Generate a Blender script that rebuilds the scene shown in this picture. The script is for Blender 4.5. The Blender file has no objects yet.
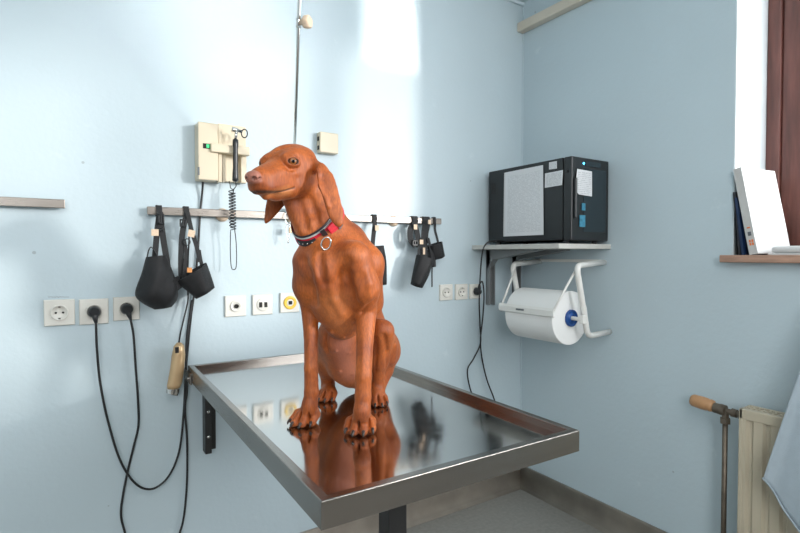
import bpy, math, random
import numpy as np
from mathutils import Vector, Matrix
random.seed(4)
SC = bpy.context.scene
COL = SC.collection

# ------------------------------------------------------------------ camera
F = 512.0
EYE = Vector((0, 0, 1.22))
YAW = math.radians(32.8); PIT = math.radians(1.4)
FH = Vector((math.sin(YAW), math.cos(YAW), 0))
RT = Vector((math.cos(YAW), -math.sin(YAW), 0))
FW = FH * math.cos(PIT) + Vector((0, 0, -math.sin(PIT)))
UP = Vector((0, 0, math.cos(PIT))) + FH * math.sin(PIT)
cam_d = bpy.data.cameras.new('camera'); cam = bpy.data.objects.new('camera', cam_d); COL.objects.link(cam)
cam.location = EYE
cam.rotation_euler = (math.pi / 2 - PIT, 0, -YAW)
cam_d.sensor_width = 36; cam_d.lens = F * 36 / 800; cam_d.clip_start = 0.05
SC.camera = cam
DW = 1.93      # back wall, y
RW = 2.01      # right wall, x

def ray(px, py):
    return FW + RT * ((px - 400) / F) + UP * ((266.5 - py) / F)
def K(px, py, z):
    d = ray(px, py)
    return EYE + d * (z / d.dot(FH))
def B(px, py, d=0.0):           # point at distance d in front of the back wall
    r = ray(px, py)
    return EYE + r * ((DW - d) / r.y)
def S(px, py, d=0.0):           # point at distance d in front of the right wall
    r = ray(px, py)
    return EYE + r * ((RW - d) / r.x)
def KH(px, py, h):              # point on horizontal plane of height h
    r = ray(px, py)
    return EYE + r * ((h - EYE.z) / r.z)

# ------------------------------------------------------------------ materials
def mat(name, col, rough=0.5, metal=0.0, noise=0.0, nscale=20, bump=0.0, bscale=200, sheen=0.0, coat=0.0,
        col2=None, emit=None, estr=0.0, spec=None, stretch=None, sss=0.0):
    m = bpy.data.materials.new(name); m.use_nodes = True
    nt = m.node_tree; N = nt.nodes; L = nt.links
    b = N['Principled BSDF']
    b.inputs['Base Color'].default_value = (*col, 1)
    b.inputs['Roughness'].default_value = rough
    b.inputs['Metallic'].default_value = metal
    if sheen: b.inputs['Sheen Weight'].default_value = sheen; b.inputs['Sheen Roughness'].default_value = 0.4
    if coat: b.inputs['Coat Weight'].default_value = coat
    if spec is not None: b.inputs['Specular IOR Level'].default_value = spec
    if sss:
        b.inputs['Subsurface Weight'].default_value = sss; b.inputs['Subsurface Radius'].default_value = (0.01, 0.004, 0.002); b.inputs['Subsurface Scale'].default_value = 0.4
    tc = N.new('ShaderNodeTexCoord'); mp = N.new('ShaderNodeMapping'); L.new(tc.outputs['Object'], mp.inputs['Vector'])
    if stretch: mp.inputs['Scale'].default_value = stretch
    if noise or col2:
        n = N.new('ShaderNodeTexNoise'); n.inputs['Scale'].default_value = nscale; n.inputs['Detail'].default_value = 6
        L.new(mp.outputs[0], n.inputs['Vector'])
        cr = N.new('ShaderNodeValToRGB')
        c2 = col2 if col2 else tuple(max(0, c * (1 - noise)) for c in col)
        c1 = col if col2 else tuple(min(1, c * (1 + noise)) for c in col)
        cr.color_ramp.elements[0].position = 0.3; cr.color_ramp.elements[1].position = 0.7
        cr.color_ramp.elements[0].color = (*c2, 1); cr.color_ramp.elements[1].color = (*c1, 1)
        L.new(n.outputs['Fac'], cr.inputs[0]); L.new(cr.outputs[0], b.inputs['Base Color'])
    if bump:
        n2 = N.new('ShaderNodeTexNoise'); n2.inputs['Scale'].default_value = bscale; n2.inputs['Detail'].default_value = 3
        L.new(mp.outputs[0], n2.inputs['Vector'])
        bp = N.new('ShaderNodeBump'); bp.inputs['Strength'].default_value = bump; bp.inputs['Distance'].default_value = 0.002
        L.new(n2.outputs['Fac'], bp.inputs['Height']); L.new(bp.outputs[0], b.inputs['Normal'])
    if emit:
        b.inputs['Emission Color'].default_value = (*emit, 1); b.inputs['Emission Strength'].default_value = estr
    return m

def wall_mat():
    m = mat('wall_paint', (0.505, 0.60, 0.64), 0.42, noise=0.03, nscale=1.6, bump=0.35, bscale=60)
    nt = m.node_tree; N = nt.nodes; L = nt.links; b = N['Principled BSDF']
    src = b.inputs['Base Color'].links[0].from_socket
    tc = N.new('ShaderNodeTexCoord')
    # scattered chips and scuffs
    v = N.new('ShaderNodeTexNoise'); v.inputs['Scale'].default_value = 9; v.inputs['Detail'].default_value = 8; v.inputs['Roughness'].default_value = 0.62
    L.new(tc.outputs['Object'], v.inputs['Vector'])
    r = N.new('ShaderNodeValToRGB'); r.color_ramp.elements[0].position = 0.66; r.color_ramp.elements[1].position = 0.74
    L.new(v.outputs['Fac'], r.inputs[0])
    mx = N.new('ShaderNodeMix'); mx.data_type = 'RGBA'
    mu = N.new('ShaderNodeMath'); mu.operation = 'MULTIPLY'; mu.inputs[1].default_value = 0.35
    L.new(r.outputs[0], mu.inputs[0]); L.new(mu.outputs[0], mx.inputs['Factor'])
    L.new(src, mx.inputs['A']); mx.inputs['B'].default_value = (0.66, 0.74, 0.76, 1)
    v2 = N.new('ShaderNodeTexVoronoi'); v2.inputs['Scale'].default_value = 5.5
    L.new(tc.outputs['Object'], v2.inputs['Vector'])
    l2 = N.new('ShaderNodeMath'); l2.operation = 'LESS_THAN'; l2.inputs[1].default_value = 0.028
    L.new(v2.outputs['Distance'], l2.inputs[0])
    m2 = N.new('ShaderNodeMath'); m2.operation = 'MULTIPLY'; m2.inputs[1].default_value = 0.5; L.new(l2.outputs[0], m2.inputs[0])
    mx2 = N.new('ShaderNodeMix'); mx2.data_type = 'RGBA'
    L.new(m2.outputs[0], mx2.inputs['Factor']); L.new(mx.outputs['Result'], mx2.inputs['A']); mx2.inputs['B'].default_value = (0.22, 0.25, 0.26, 1)
    L.new(mx2.outputs['Result'], b.inputs['Base Color'])
    return m

def steel_mat(name, rough, scr=(1, 1, 1), strength=0.1, base=(0.56, 0.555, 0.54)):
    m = mat(name, base, rough, 1.0)
    nt = m.node_tree; N = nt.nodes; L = nt.links; b = N['Principled BSDF']
    tc = N.new('ShaderNodeTexCoord'); mp = N.new('ShaderNodeMapping'); mp.inputs['Scale'].default_value = scr
    L.new(tc.outputs['Object'], mp.inputs['Vector'])
    n = N.new('ShaderNodeTexNoise'); n.inputs['Scale'].default_value = 14; n.inputs['Detail'].default_value = 8
    L.new(mp.outputs[0], n.inputs['Vector'])
    mr = N.new('ShaderNodeMapRange'); mr.inputs['From Min'].default_value = 0.3; mr.inputs['From Max'].default_value = 0.7
    mr.inputs['To Min'].default_value = rough * 0.7; mr.inputs['To Max'].default_value = rough * 1.6
    L.new(n.outputs['Fac'], mr.inputs[0]); L.new(mr.outputs[0], b.inputs['Roughness'])
    bp = N.new('ShaderNodeBump'); bp.inputs['Strength'].default_value = strength; bp.inputs['Distance'].default_value = 0.0006
    L.new(n.outputs['Fac'], bp.inputs['Height']); L.new(bp.outputs[0], b.inputs['Normal'])
    return m

M = {
 'wall': wall_mat(),
 'white_paint': mat('white_paint', (0.60, 0.66, 0.68), 0.5, noise=0.02, nscale=3),
 'ceiling': mat('ceiling_paint', (0.62, 0.72, 0.76), 0.6, noise=0.02, nscale=3),
 'floor': mat('vinyl_floor', (0.25, 0.235, 0.21), 0.45, noise=0.10, nscale=60, bump=0.1),
 'skirt': mat('vinyl_skirting', (0.30, 0.26, 0.215), 0.5, noise=0.2, nscale=8, bump=0.2),
 'far_wall': mat('dark_front_wall', (0.10, 0.085, 0.07), 0.7, noise=0.1, nscale=3),  # unseen wall coloured dark so the steel table rim mirrors a dark room
 'cream': mat('cream_paint', (0.62, 0.56, 0.46), 0.5, noise=0.03, nscale=5),
 'steel': steel_mat('polished_steel', 0.085, (1, 1, 1), 0.12),
 'rim': mat('rim_steel', (0.30, 0.278, 0.255), 0.25, 1.0, noise=0.06, nscale=3, bump=0.12, bscale=90, stretch=(1, 1, 14)),
 'brushed': steel_mat('brushed_steel', 0.33, (1, 1, 30), 0.3, (0.25, 0.228, 0.205)),
 'dark_steel': mat('dark_painted_steel', (0.045, 0.045, 0.045), 0.4, 0.6),
 'chrome': mat('chrome', (0.72, 0.71, 0.68), 0.12, 1.0),
 'beige': mat('beige_plastic', (0.66, 0.57, 0.42), 0.35, noise=0.02, nscale=6),
 'beige2': mat('beige_plastic_recess', (0.50, 0.43, 0.31), 0.4),
 'ivory': mat('ivory_socket_plastic', (0.72, 0.70, 0.64), 0.3),
 'black': mat('black_rubber', (0.012, 0.012, 0.013), 0.42),
 'blackp': mat('black_plastic', (0.016, 0.018, 0.02), 0.32),
 'nylon': mat('black_nylon', (0.005, 0.005, 0.006), 0.6, noise=0.4, nscale=60, bump=0.8, bscale=500, sheen=0.05),
 'web': mat('black_webbing', (0.014, 0.014, 0.015), 0.7, bump=0.5, bscale=900, sheen=0.2),
 'tag': mat('beige_cloth_tag', (0.72, 0.55, 0.40), 0.8, noise=0.1, nscale=200),
 'otag': mat('orange_cloth_tag', (0.70, 0.30, 0.10), 0.8, noise=0.1, nscale=200),
 'gold': mat('gold_plastic', (0.62, 0.43, 0.24), 0.28, 0.35, noise=0.05, nscale=20),
 'green': mat('green_lamp', (0.02, 0.3, 0.1), 0.3, emit=(0.05, 0.9, 0.3), estr=0.6),
 'darkhole': mat('dark_hole', (0.02, 0.018, 0.015), 0.8),
 'yellow': mat('yellow_ring', (0.80, 0.52, 0.06), 0.35),
 'shelfm': mat('grey_laminate', (0.52, 0.51, 0.47), 0.4, noise=0.03, nscale=10),
 'greysteel': mat('grey_painted_steel', (0.24, 0.25, 0.25), 0.4, 0.3),
 'oven': mat('black_enamel', (0.010, 0.012, 0.013), 0.38, noise=0.1, nscale=30, bump=0.15, bscale=400),
 'ovenglass': mat('dark_door_glass', (0.006, 0.016, 0.022), 0.07, coat=0.3),
 'bluelite': mat('blue_light', (0.05, 0.3, 0.8), 0.3, emit=(0.1, 0.6, 1.0), estr=3.0),
 'bluelabel': mat('blue_label', (0.04, 0.20, 0.30), 0.4, noise=0.3, nscale=90),
 'whitemetal': mat('white_enamel', (0.74, 0.73, 0.69), 0.3, noise=0.02, nscale=20),
 'paperroll': mat('tissue_paper', (0.80, 0.80, 0.78), 0.9, bump=0.4, bscale=120),
 'card': mat('brown_cardboard', (0.22, 0.09, 0.045), 0.8, noise=0.1, nscale=50),
 'blue': mat('blue_plastic', (0.012, 0.07, 0.26), 0.3),
 'wood': mat('dark_red_wood', (0.125, 0.045, 0.035), 0.42, noise=0.35, nscale=8, bump=0.25, bscale=60, stretch=(6, 6, 0.6)),
 'sill': mat('worn_sill_wood', (0.40, 0.24, 0.17), 0.5, noise=0.3, nscale=25, bump=0.2, stretch=(1, 0.4, 3)),
 'binder': mat('white_card', (0.58, 0.585, 0.58), 0.4),
 'pages': mat('book_pages', (0.66, 0.64, 0.58), 0.8, noise=0.05, nscale=200),
 'spineg': mat('grey_spine', (0.55, 0.54, 0.52), 0.5),
 'folder': mat('black_folder', (0.02, 0.02, 0.024), 0.4),
 'navy': mat('navy_cover', (0.01, 0.03, 0.09), 0.4),
 'orange': mat('orange_print', (0.80, 0.20, 0.05), 0.5),
 'ink': mat('grey_ink', (0.12, 0.13, 0.14), 0.6),
 'radiator': mat('radiator_enamel', (0.50, 0.44, 0.33), 0.4, noise=0.08, nscale=6),
 'brass': mat('tan_valve_plastic', (0.46, 0.25, 0.12), 0.35, noise=0.05, nscale=40),
 'pipe': mat('worn_pipe_metal', (0.16, 0.13, 0.10), 0.45, 0.7, noise=0.25, nscale=30),
 'cloth': mat('pale_blue_cotton', (0.40, 0.47, 0.52), 0.85, noise=0.04, nscale=30, bump=0.5, bscale=500, sheen=0.2),
 'red': mat('red_webbing', (0.55, 0.012, 0.03), 0.6, noise=0.12, nscale=150, bump=0.4, bscale=700),
 'greytrim': mat('grey_reflective_trim', (0.42, 0.43, 0.42), 0.4),
 'claw': mat('dark_claw', (0.035, 0.022, 0.018), 0.3),
 'glass': mat('window_glass', (1, 1, 1), 0.02),
 'cablegrey': mat('grey_cable', (0.25, 0.25, 0.25), 0.5),
}
g = M['glass']; nt = g.node_tree
tr = nt.nodes.new('ShaderNodeBsdfTransparent'); gl = nt.nodes.new('ShaderNodeBsdfGlossy'); gl.inputs['Roughness'].default_value = 0.02
ms = nt.nodes.new('ShaderNodeMixShader'); ms.inputs[0].default_value = 0.06
nt.links.new(tr.outputs[0], ms.inputs[1]); nt.links.new(gl.outputs[0], ms.inputs[2]); nt.links.new(ms.outputs[0], nt.nodes['Material Output'].inputs['Surface'])

def paper_mat(name, cols=1, rows=46, tone=0.72, seed=0.0):
    """printed sheet: UV 0..1; rows of grey text"""
    m = mat(name, (0.66, 0.67, 0.68), 0.35)
    nt = m.node_tree; N = nt.nodes; L = nt.links; b = N['Principled BSDF']
    uv = N.new('ShaderNodeUVMap'); sp = N.new('ShaderNodeSeparateXYZ'); L.new(uv.outputs[0], sp.inputs[0])
    def math_(op, a, bb=None, c=None):
        n = N.new('ShaderNodeMath'); n.operation = op
        for i, v in enumerate((a, bb, c)):
            if v is None: continue
            if isinstance(v, (int, float)): n.inputs[i].default_value = v
            else: L.new(v, n.inputs[i])
        return n.outputs[0]
    row = math_('MULTIPLY', sp.outputs['Y'], rows)
    fr = math_('FRACT', row); ln = math_('LESS_THAN', fr, 0.5)
    fl = math_('FLOOR', row)
    cx = N.new('ShaderNodeCombineXYZ')
    L.new(math_('MULTIPLY', sp.outputs['X'], 26), cx.inputs[0]); L.new(math_('MULTIPLY', fl, 7.3), cx.inputs[1]); cx.inputs[2].default_value = seed
    n = N.new('ShaderNodeTexNoise'); n.inputs['Scale'].default_value = 1.0; n.inputs['Detail'].default_value = 2; L.new(cx.outputs[0], n.inputs['Vector'])
    wd = math_('GREATER_THAN', n.outputs['Fac'], 0.46)
    inx = math_('MULTIPLY', math_('GREATER_THAN', sp.outputs['X'], 0.07), math_('LESS_THAN', sp.outputs['X'], 0.93))
    iny = math_('MULTIPLY', math_('GREATER_THAN', sp.outputs['Y'], 0.05), math_('LESS_THAN', sp.outputs['Y'], 0.93))
    k = math_('MULTIPLY', math_('MULTIPLY', ln, wd), math_('MULTIPLY', inx, iny))
    k = math_('MULTIPLY', k, tone)
    mx = N.new('ShaderNodeMix'); mx.data_type = 'RGBA'; L.new(k, mx.inputs['Factor'])
    mx.inputs['A'].default_value = (0.66, 0.67, 0.68, 1); mx.inputs['B'].default_value = (0.13, 0.14, 0.16, 1)
    L.new(mx.outputs['Result'], b.inputs['Base Color'])
    return m
M['sheet'] = paper_mat('printed_sheet', rows=52, tone=0.22)
M['note'] = paper_mat('printed_note', rows=14, tone=0.4, seed=3.0)

# ------------------------------------------------------------------ mesh helpers
class MB:
    def __init__(s): s.v = []; s.f = []; s.uv = {}
    def quad(s, a, b, c, d, uv=False):
        n = len(s.v); s.v += [Vector(a), Vector(b), Vector(c), Vector(d)]
        if uv: s.uv[len(s.f)] = [(0, 0), (1, 0), (1, 1), (0, 1)]
        s.f.append((n, n + 1, n + 2, n + 3)); return s
    def box(s, lo, hi, T=None):
        n = len(s.v)
        for z in (lo[2], hi[2]):
            for (x, y) in ((lo[0], lo[1]), (hi[0], lo[1]), (hi[0], hi[1]), (lo[0], hi[1])):
                p = Vector((x, y, z)); s.v.append(T @ p if T else p)
        s.f += [(n, n + 3, n + 2, n + 1), (n + 4, n + 5, n + 6, n + 7), (n, n + 1, n + 5, n + 4), (n + 1, n + 2, n + 6, n + 5), (n + 2, n + 3, n + 7, n + 6), (n + 3, n, n + 4, n + 7)]
        return s
    def hexa(s, p):     # 8 points, bottom 4 then top 4
        n = len(s.v); s.v += [Vector(q) for q in p]
        s.f += [(n, n + 3, n + 2, n + 1), (n + 4, n + 5, n + 6, n + 7), (n, n + 1, n + 5, n + 4), (n + 1, n + 2, n + 6, n + 5), (n + 2, n + 3, n + 7, n + 6), (n + 3, n, n + 4, n + 7)]
        return s
    def rings(s, rs, cap0=True, cap1=True, closed=True):
        n = len(s.v); k = len(rs[0])
        for r in rs: s.v += [Vector(p) for p in r]
        for i in range(len(rs) - 1):
            for j in range(k if closed else k - 1):
                a = n + i * k + j; b = n + i * k + (j + 1) % k
                s.f.append((a, b, b + k, a + k))
        if cap0: s.f.append(tuple(n + j for j in reversed(range(k))))
        if cap1: s.f.append(tuple(n + (len(rs) - 1) * k + j for j in range(k)))
        return s
    def tube(s, pts, r, k=10, cap=True):
        pts = [Vector(p) for p in pts]
        rr = r if isinstance(r, (list, tuple)) else [r] * len(pts)
        prev = None; rs = []
        for i, p in enumerate(pts):
            t = (pts[min(i + 1, len(pts) - 1)] - pts[max(i - 1, 0)])
            t = t.normalized() if t.length > 1e-9 else Vector((0, 0, 1))
            if prev is None:
                a = Vector((0, 0, 1)) if abs(t.z) < 0.9 else Vector((1, 0, 0))
                u = t.cross(a).normalized()
            else:
                u = (prev - t * prev.dot(t)).normalized()
            prev = u; w = t.cross(u)
            rs.append([p + (u * math.cos(2 * math.pi * j / k) + w * math.sin(2 * math.pi * j / k)) * rr[i] for j in range(k)])
        return s.rings(rs, cap, cap)
    def cyl(s, a, b, r, k=24): return s.tube([a, b], r, k)
    def lathe(s, a, b, prof, k=28, cap=True):   # prof: (t along a->b in metres, radius)
        a = Vector(a); d = (Vector(b) - a).normalized()
        q = Vector((0, 0, 1)) if abs(d.z) < 0.9 else Vector((1, 0, 0))
        u = d.cross(q).normalized(); w = d.cross(u)
        rs = [[a + d * t + (u * math.cos(2 * math.pi * j / k) + w * math.sin(2 * math.pi * j / k)) * r for j in range(k)] for t, r in prof]
        return s.rings(rs, cap, cap)
    def strip(s, pts, wdir, w, th):       # flat ribbon, width along wdir
        pts = [Vector(p) for p in pts]; wd = Vector(wdir).normalized(); rs = []
        for i, p in enumerate(pts):
            t = (pts[min(i + 1, len(pts) - 1)] - pts[max(i - 1, 0)]).normalized()
            wv = (wd - t * wd.dot(t)).normalized(); n = t.cross(wv)
            rs.append([p + wv * w / 2 + n * th / 2, p - wv * w / 2 + n * th / 2, p - wv * w / 2 - n * th / 2, p + wv * w / 2 - n * th / 2])
        return s.rings(rs)
    def prism(s, poly, ext):
        n = len(poly); e = Vector(ext)
        return s.rings([[Vector(p) for p in poly], [Vector(p) + e for p in poly]])
    def build(s, name, m, parent=None, smooth=False, bevel=0, seg=2, subsurf=0, solid=0):
        off = Vector((0, 0, 0)); q = parent
        while q is not None: off += q.location; q = q.parent
        if parent is None:
            off = Vector((0, 0, 0))
        me = bpy.data.meshes.new(name); me.from_pydata([tuple(v - off) for v in s.v], [], s.f); me.update()
        if s.uv:
            l = me.uv_layers.new(name='UVMap')
            for fi, c in s.uv.items():
                for li, uvc in zip(me.polygons[fi].loop_indices, c): l.data[li].uv = uvc
        o = bpy.data.objects.new(name, me); COL.objects.link(o); o.parent = parent
        me.materials.append(m)
        import bmesh
        bm = bmesh.new(); bm.from_mesh(me); bmesh.ops.recalc_face_normals(bm, faces=bm.faces); bm.to_mesh(me); bm.free()
        if smooth:
            for p in me.polygons: p.use_smooth = len(p.vertices) <= 4
        if solid:
            d = o.modifiers.new('s', 'SOLIDIFY'); d.thickness = solid
        if bevel:
            d = o.modifiers.new('b', 'BEVEL'); d.width = bevel; d.segments = seg; d.limit_method = 'ANGLE'
            if not smooth: pass
        if subsurf:
            d = o.modifiers.new('u', 'SUBSURF'); d.levels = subsurf; d.render_levels = subsurf
        return o

def tag(o, label=None, cat=None, group=None, kind=None):
    if label: o['label'] = label
    if cat: o['category'] = cat
    if group: o['group'] = group
    if kind: o['kind'] = kind
    return o
def thing(name, loc, label, cat, group=None):
    o = bpy.data.objects.new(name, None); COL.objects.link(o); o.location = Vector(loc); o.empty_display_size = 0.05
    return tag(o, label, cat, group)
def copy_tree(o, parent=None):
    c = o.copy(); COL.objects.link(c); c.parent = parent
    for ch in list(o.children): copy_tree(ch, c)
    return c
def spline(pts, n=8):
    pts = [Vector(p) for p in pts]; out = []
    P = [pts[0] * 2 - pts[1]] + pts + [pts[-1] * 2 - pts[-2]]
    for i in range(1, len(P) - 2):
        for j in range(n):
            t = j / n
            a, b, c, d = P[i - 1], P[i], P[i + 1], P[i + 2]
            out.append(0.5 * ((2 * b) + (c - a) * t + (2 * a - 5 * b + 4 * c - d) * t * t + (3 * b - a - 3 * c + d) * t ** 3))
    out.append(pts[-1]); return out
X, Y, Z = Vector((1, 0, 0)), Vector((0, 1, 0)), Vector((0, 0, 1))

# ------------------------------------------------------------------ room
CE = 2.53; XL = -1.5; YF = -2.6
st = lambda o: tag(o, kind='structure')
st(MB().box((XL, DW, 0), (RW + 0.35, DW + 0.15, CE)).build('wall_back', M['wall']))
WY0, WY1, WZ0, WZ1 = -2.3, 0.905, 1.19, 2.50
w = MB()
w.box((RW, WY1, 0), (RW + 0.35, DW, CE)); w.box((RW, WY0, 0), (RW + 0.35, WY1, WZ0)); w.box((RW, WY0, WZ1), (RW + 0.35, WY1, CE)); w.box((RW, YF, 0), (RW + 0.35, WY0, CE))
st(w.build('wall_right', M['wall']))
st(MB().box((XL, YF, -0.05), (RW + 0.35, DW, 0)).build('floor', M['floor']))
st(MB().box((XL, YF, CE), (RW + 0.35, DW + 0.15, CE + 0.06)).build('ceiling', M['ceiling']))
st(MB().box((XL - 0.1, YF, 0), (XL, DW, CE)).build('wall_left', M['white_paint']))
st(MB().box((XL, YF - 0.1, 0), (RW + 0.35, YF, CE)).build('wall_front', M['far_wall']))
# plaster lining of the window reveal
w = MB(); w.box((RW + 0.001, WY1 - 0.004, WZ0), (RW + 0.35, WY1, WZ1)).box((RW + 0.001, WY0, WZ1 - 0.004), (RW + 0.35, WY1 - 0.004, WZ1))
st(w.build('trim_1', M['white_paint']))
def cove(p0, p1, out, name):
    out = Vector(out); prof = [(0, 0), (0, 0.098), (0.009, 0.098), (0.011, 0.09), (0.009, 0.05), (0.012, 0.03), (0.020, 0.014), (0.034, 0.004), (0.06, 0.0015), (0.06, 0)]
    r0 = [Vector(p0) + out * a + Z * b for a, b in prof]; r1 = [Vector(p1) + out * a + Z * b for a, b in prof]
    st(MB().rings([r0, r1]).build(name, M['skirt'], smooth=True))
cove((XL, DW, 0), (RW, DW, 0), -Y, 'baseboard_back'); cove((RW, DW, 0), (RW, YF, 0), -X, 'baseboard_right')
st(MB().box((RW - 0.045, YF, 1.22 + 1.150), (RW, DW, 1.22 + 1.198)).build('trim_2', M['cream'], bevel=0.006))
st(MB().box((XL, DW - 0.012, CE - 0.018), (RW, DW, CE)).build('trim_3', M['ceiling'], bevel=0.004))
st(MB().box((RW - 0.006, DW - 0.006, 0.1), (RW, DW, CE - 0.02)).build('trim_4', M['wall']))

# window: frame, casement, panes
FX = 2.25
wn = st(MB().box((FX, WY1 - 0.05, WZ0), (FX + 0.09, WY1 - 0.004, WZ1)).box((FX, WY0, WZ0), (FX + 0.09, WY0 + 0.05, WZ1))
        .box((FX, WY0, WZ1 - 0.05), (FX + 0.09, WY1 - 0.004, WZ1 - 0.004)).box((FX, WY0, WZ0), (FX + 0.09, WY1, WZ0 + 0.05)).build('window_1', M['wood'], bevel=0.004))
cs = MB()
def sash(y0, y1):
    cs.box((FX + 0.012, y0, WZ0 + 0.05), (FX + 0.07, y0 + 0.07, WZ1 - 0.05)); cs.box((FX + 0.012, y1 - 0.07, WZ0 + 0.05), (FX + 0.07, y1, WZ1 - 0.05))
    cs.box((FX + 0.015, y0 + 0.0701, WZ0 + 0.0505), (FX + 0.068, y1 - 0.0701, WZ0 + 0.13)); cs.box((FX + 0.015, y0 + 0.0701, WZ1 - 0.12), (FX + 0.068, y1 - 0.0701, WZ1 - 0.0505))
    for yy in (y0 + 0.07, y1 - 0.082): cs.box((FX + 0.02, yy, WZ0 + 0.13), (FX + 0.05, yy + 0.012, WZ1 - 0.1205))
sash(-0.19, 0.854); sash(-1.22, -0.19); sash(-2.25, -1.22)
c_ = cs.build('casement', M['wood'], wn, bevel=0.004)
for pa_, pb_ in ((-2.2, -1.27), (-1.17, -0.24), (-0.14, 0.80)): MB().box((FX + 0.035, pa_, WZ0 + 0.1), (FX + 0.039, pb_, WZ1 - 0.09)).build('pane', M['glass'], wn)
sy = 0.93
st(MB().box((RW - 0.04, WY0 - 0.04, 1.190), (RW, sy, 1.216)).box((RW, WY0, 1.190), (FX, WY1 - 0.004, 1.216)).build('trim_5', M['sill'], bevel=0.003))

# ------------------------------------------------------------------ rails on the back wall
def rail(x0, x1, z0, z1, label, mounts, bright):
    r = thing('wall_rail', (x0, DW - 0.03, z0), label, 'rail')
    MB().hexa([(x0, DW - 0.034, z0 - 0.0135), (x1, DW - 0.034, z1 - 0.0135), (x1, DW - 0.022, z1 - 0.0135), (x0, DW - 0.022, z0 - 0.0135),
               (x0, DW - 0.034, z0 + 0.0135), (x1, DW - 0.034, z1 + 0.0135), (x1, DW - 0.022, z1 + 0.0135), (x0, DW - 0.022, z0 + 0.0135)]).build('bar', M['brushed'], r, bevel=0.0015)
    for x in mounts:
        z = z0 + (z1 - z0) * (x - x0) / (x1 - x0)
        MB().lathe((x, DW, z - 0.004), (x, DW - 0.02, z - 0.004), [(0, 0.024), (0.008, 0.024), (0.014, 0.019), (0.022, 0.016)]).build('spacer', M['tag'], r, smooth=True)
    return r
pl0, pl1 = B(-60, 198.5, 0.03), B(65, 204, 0.03)
rail(pl0.x, pl1.x, pl0.z, pl1.z, 'short brown steel bar on the wall at the left edge, nothing hanging from it', [], 0)
pr0, pr1 = B(147, 210.5, 0.03), B(441, 221.5, 0.03)
rail(pr0.x, pr1.x, pr0.z, pr1.z, 'long steel bar on the wall behind the dog with muzzles hanging from it', [B(222, 213).x, B(393, 220).x, B(292, 216).x], 1)
def rz(px):       # height of rail centre above a pixel column
    a = B(px, 200, 0.03); return pr0.z + (pr1.z - pr0.z) * (a.x - pr0.x) / (pr1.x - pr0.x)

# ------------------------------------------------------------------ muzzles
def hang_strap(mb, px, pts, w=0.016):
    """loop over the rail at column px then down through pts [(px,py,d)...]"""
    a = B(px, 200, 0.028); a = Vector((a.x, DW, rz(px)))
    top = [a + Vector((0, -0.017, -0.016)), a + Vector((0, -0.018, 0.014)), a + Vector((0, -0.026, 0.0175)), a + Vector((0, -0.038, 0.0155)), a + Vector((0, -0.040, -0.012))]
    mb.strip(spline(top + [B(*q) for q in pts], 5), X, w, 0.002)
def cup(mb, c0, h0, c1, h1, mid=None, depth=1.0, d0=0.06):
    """fabric cup lofted between two opening ovals given in wall pixels; mid = one or more (centre, half width) stations"""
    md = [] if mid is None else (list(mid) if isinstance(mid, list) else [mid])
    st_ = spline([Vector((c[0], c[1], h)) for c, h in [(c0, h0)] + md + [(c1, h1)]], 6)
    axis = (B(c1[0], c1[1], d0) - B(c0[0], c0[1], d0)).normalized()
    rs = []; inn = []
    for i, q in enumerate(st_):
        c = B(q.x, q.y, d0); scale = (c - EYE).dot(FH) / F
        perp = Vector((axis.z, 0, -axis.x)).normalized()
        if perp.x < 0: perp = -perp
        hw = q.z * scale; dp = min(hw * 0.85, d0 - 0.012) * depth
        ring = [c + perp * hw * math.cos(a) * (1 + 0.04 * math.sin(3 * a + i * 0.4)) + Y * dp * math.sin(a) * (1 + 0.10 * math.sin(4 * a + 0.3 * i)) for a in [2 * math.pi * j / 32 for j in range(32)]]
        rs.append(ring); inn.append([c + (p - c) * 0.90 for p in ring])
    mb.rings(rs + list(reversed(inn)) + [rs[0]], False, False)
def seam(mb, c0, h0, c1, h1, d0):
    pass
def muzzle(label, cat, build_fn, px):
    a = B(px, 200, 0.03)
    r = thing('dog_muzzle', (a.x, DW - 0.03, rz(px)), label, 'dog muzzle', 'black dog muzzles on the wall bar')
    build_fn(r); return r
def buckle(r, px, py, d, w=0.02, h=0.026):
    c = B(px, py, d)
    m = MB(); m.box((c.x - w / 2, c.y - 0.005, c.z - h / 2), (c.x + w / 2, c.y + 0.003, c.z - h / 2 + 0.006)); m.box((c.x - w / 2, c.y - 0.005, c.z + h / 2 - 0.005), (c.x + w / 2, c.y + 0.003, c.z + h / 2))
    m.box((c.x - w / 2, c.y - 0.005, c.z - h / 2), (c.x - w / 2 + 0.005, c.y + 0.003, c.z + h / 2)); m.box((c.x + w / 2 - 0.005, c.y - 0.005, c.z - h / 2), (c.x + w / 2, c.y + 0.003, c.z + h / 2))
    m.box((c.x - 0.003, c.y - 0.003, c.z - h / 2), (c.x + 0.003, c.y + 0.002, c.z + h / 2))
    m.build('buckle', M['blackp'], r, bevel=0.0012)
def tagm(r, px, py, d, w, h, m='tag', tilt=0.0):
    c = B(px, py, d); T = Matrix.Translation(c) @ Matrix.Rotation(tilt, 4, 'Y')
    MB().box((-w / 2, -0.0012, -h / 2), (w / 2, 0.0012, h / 2), T).build('fabric_tag', M[m], r)

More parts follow.
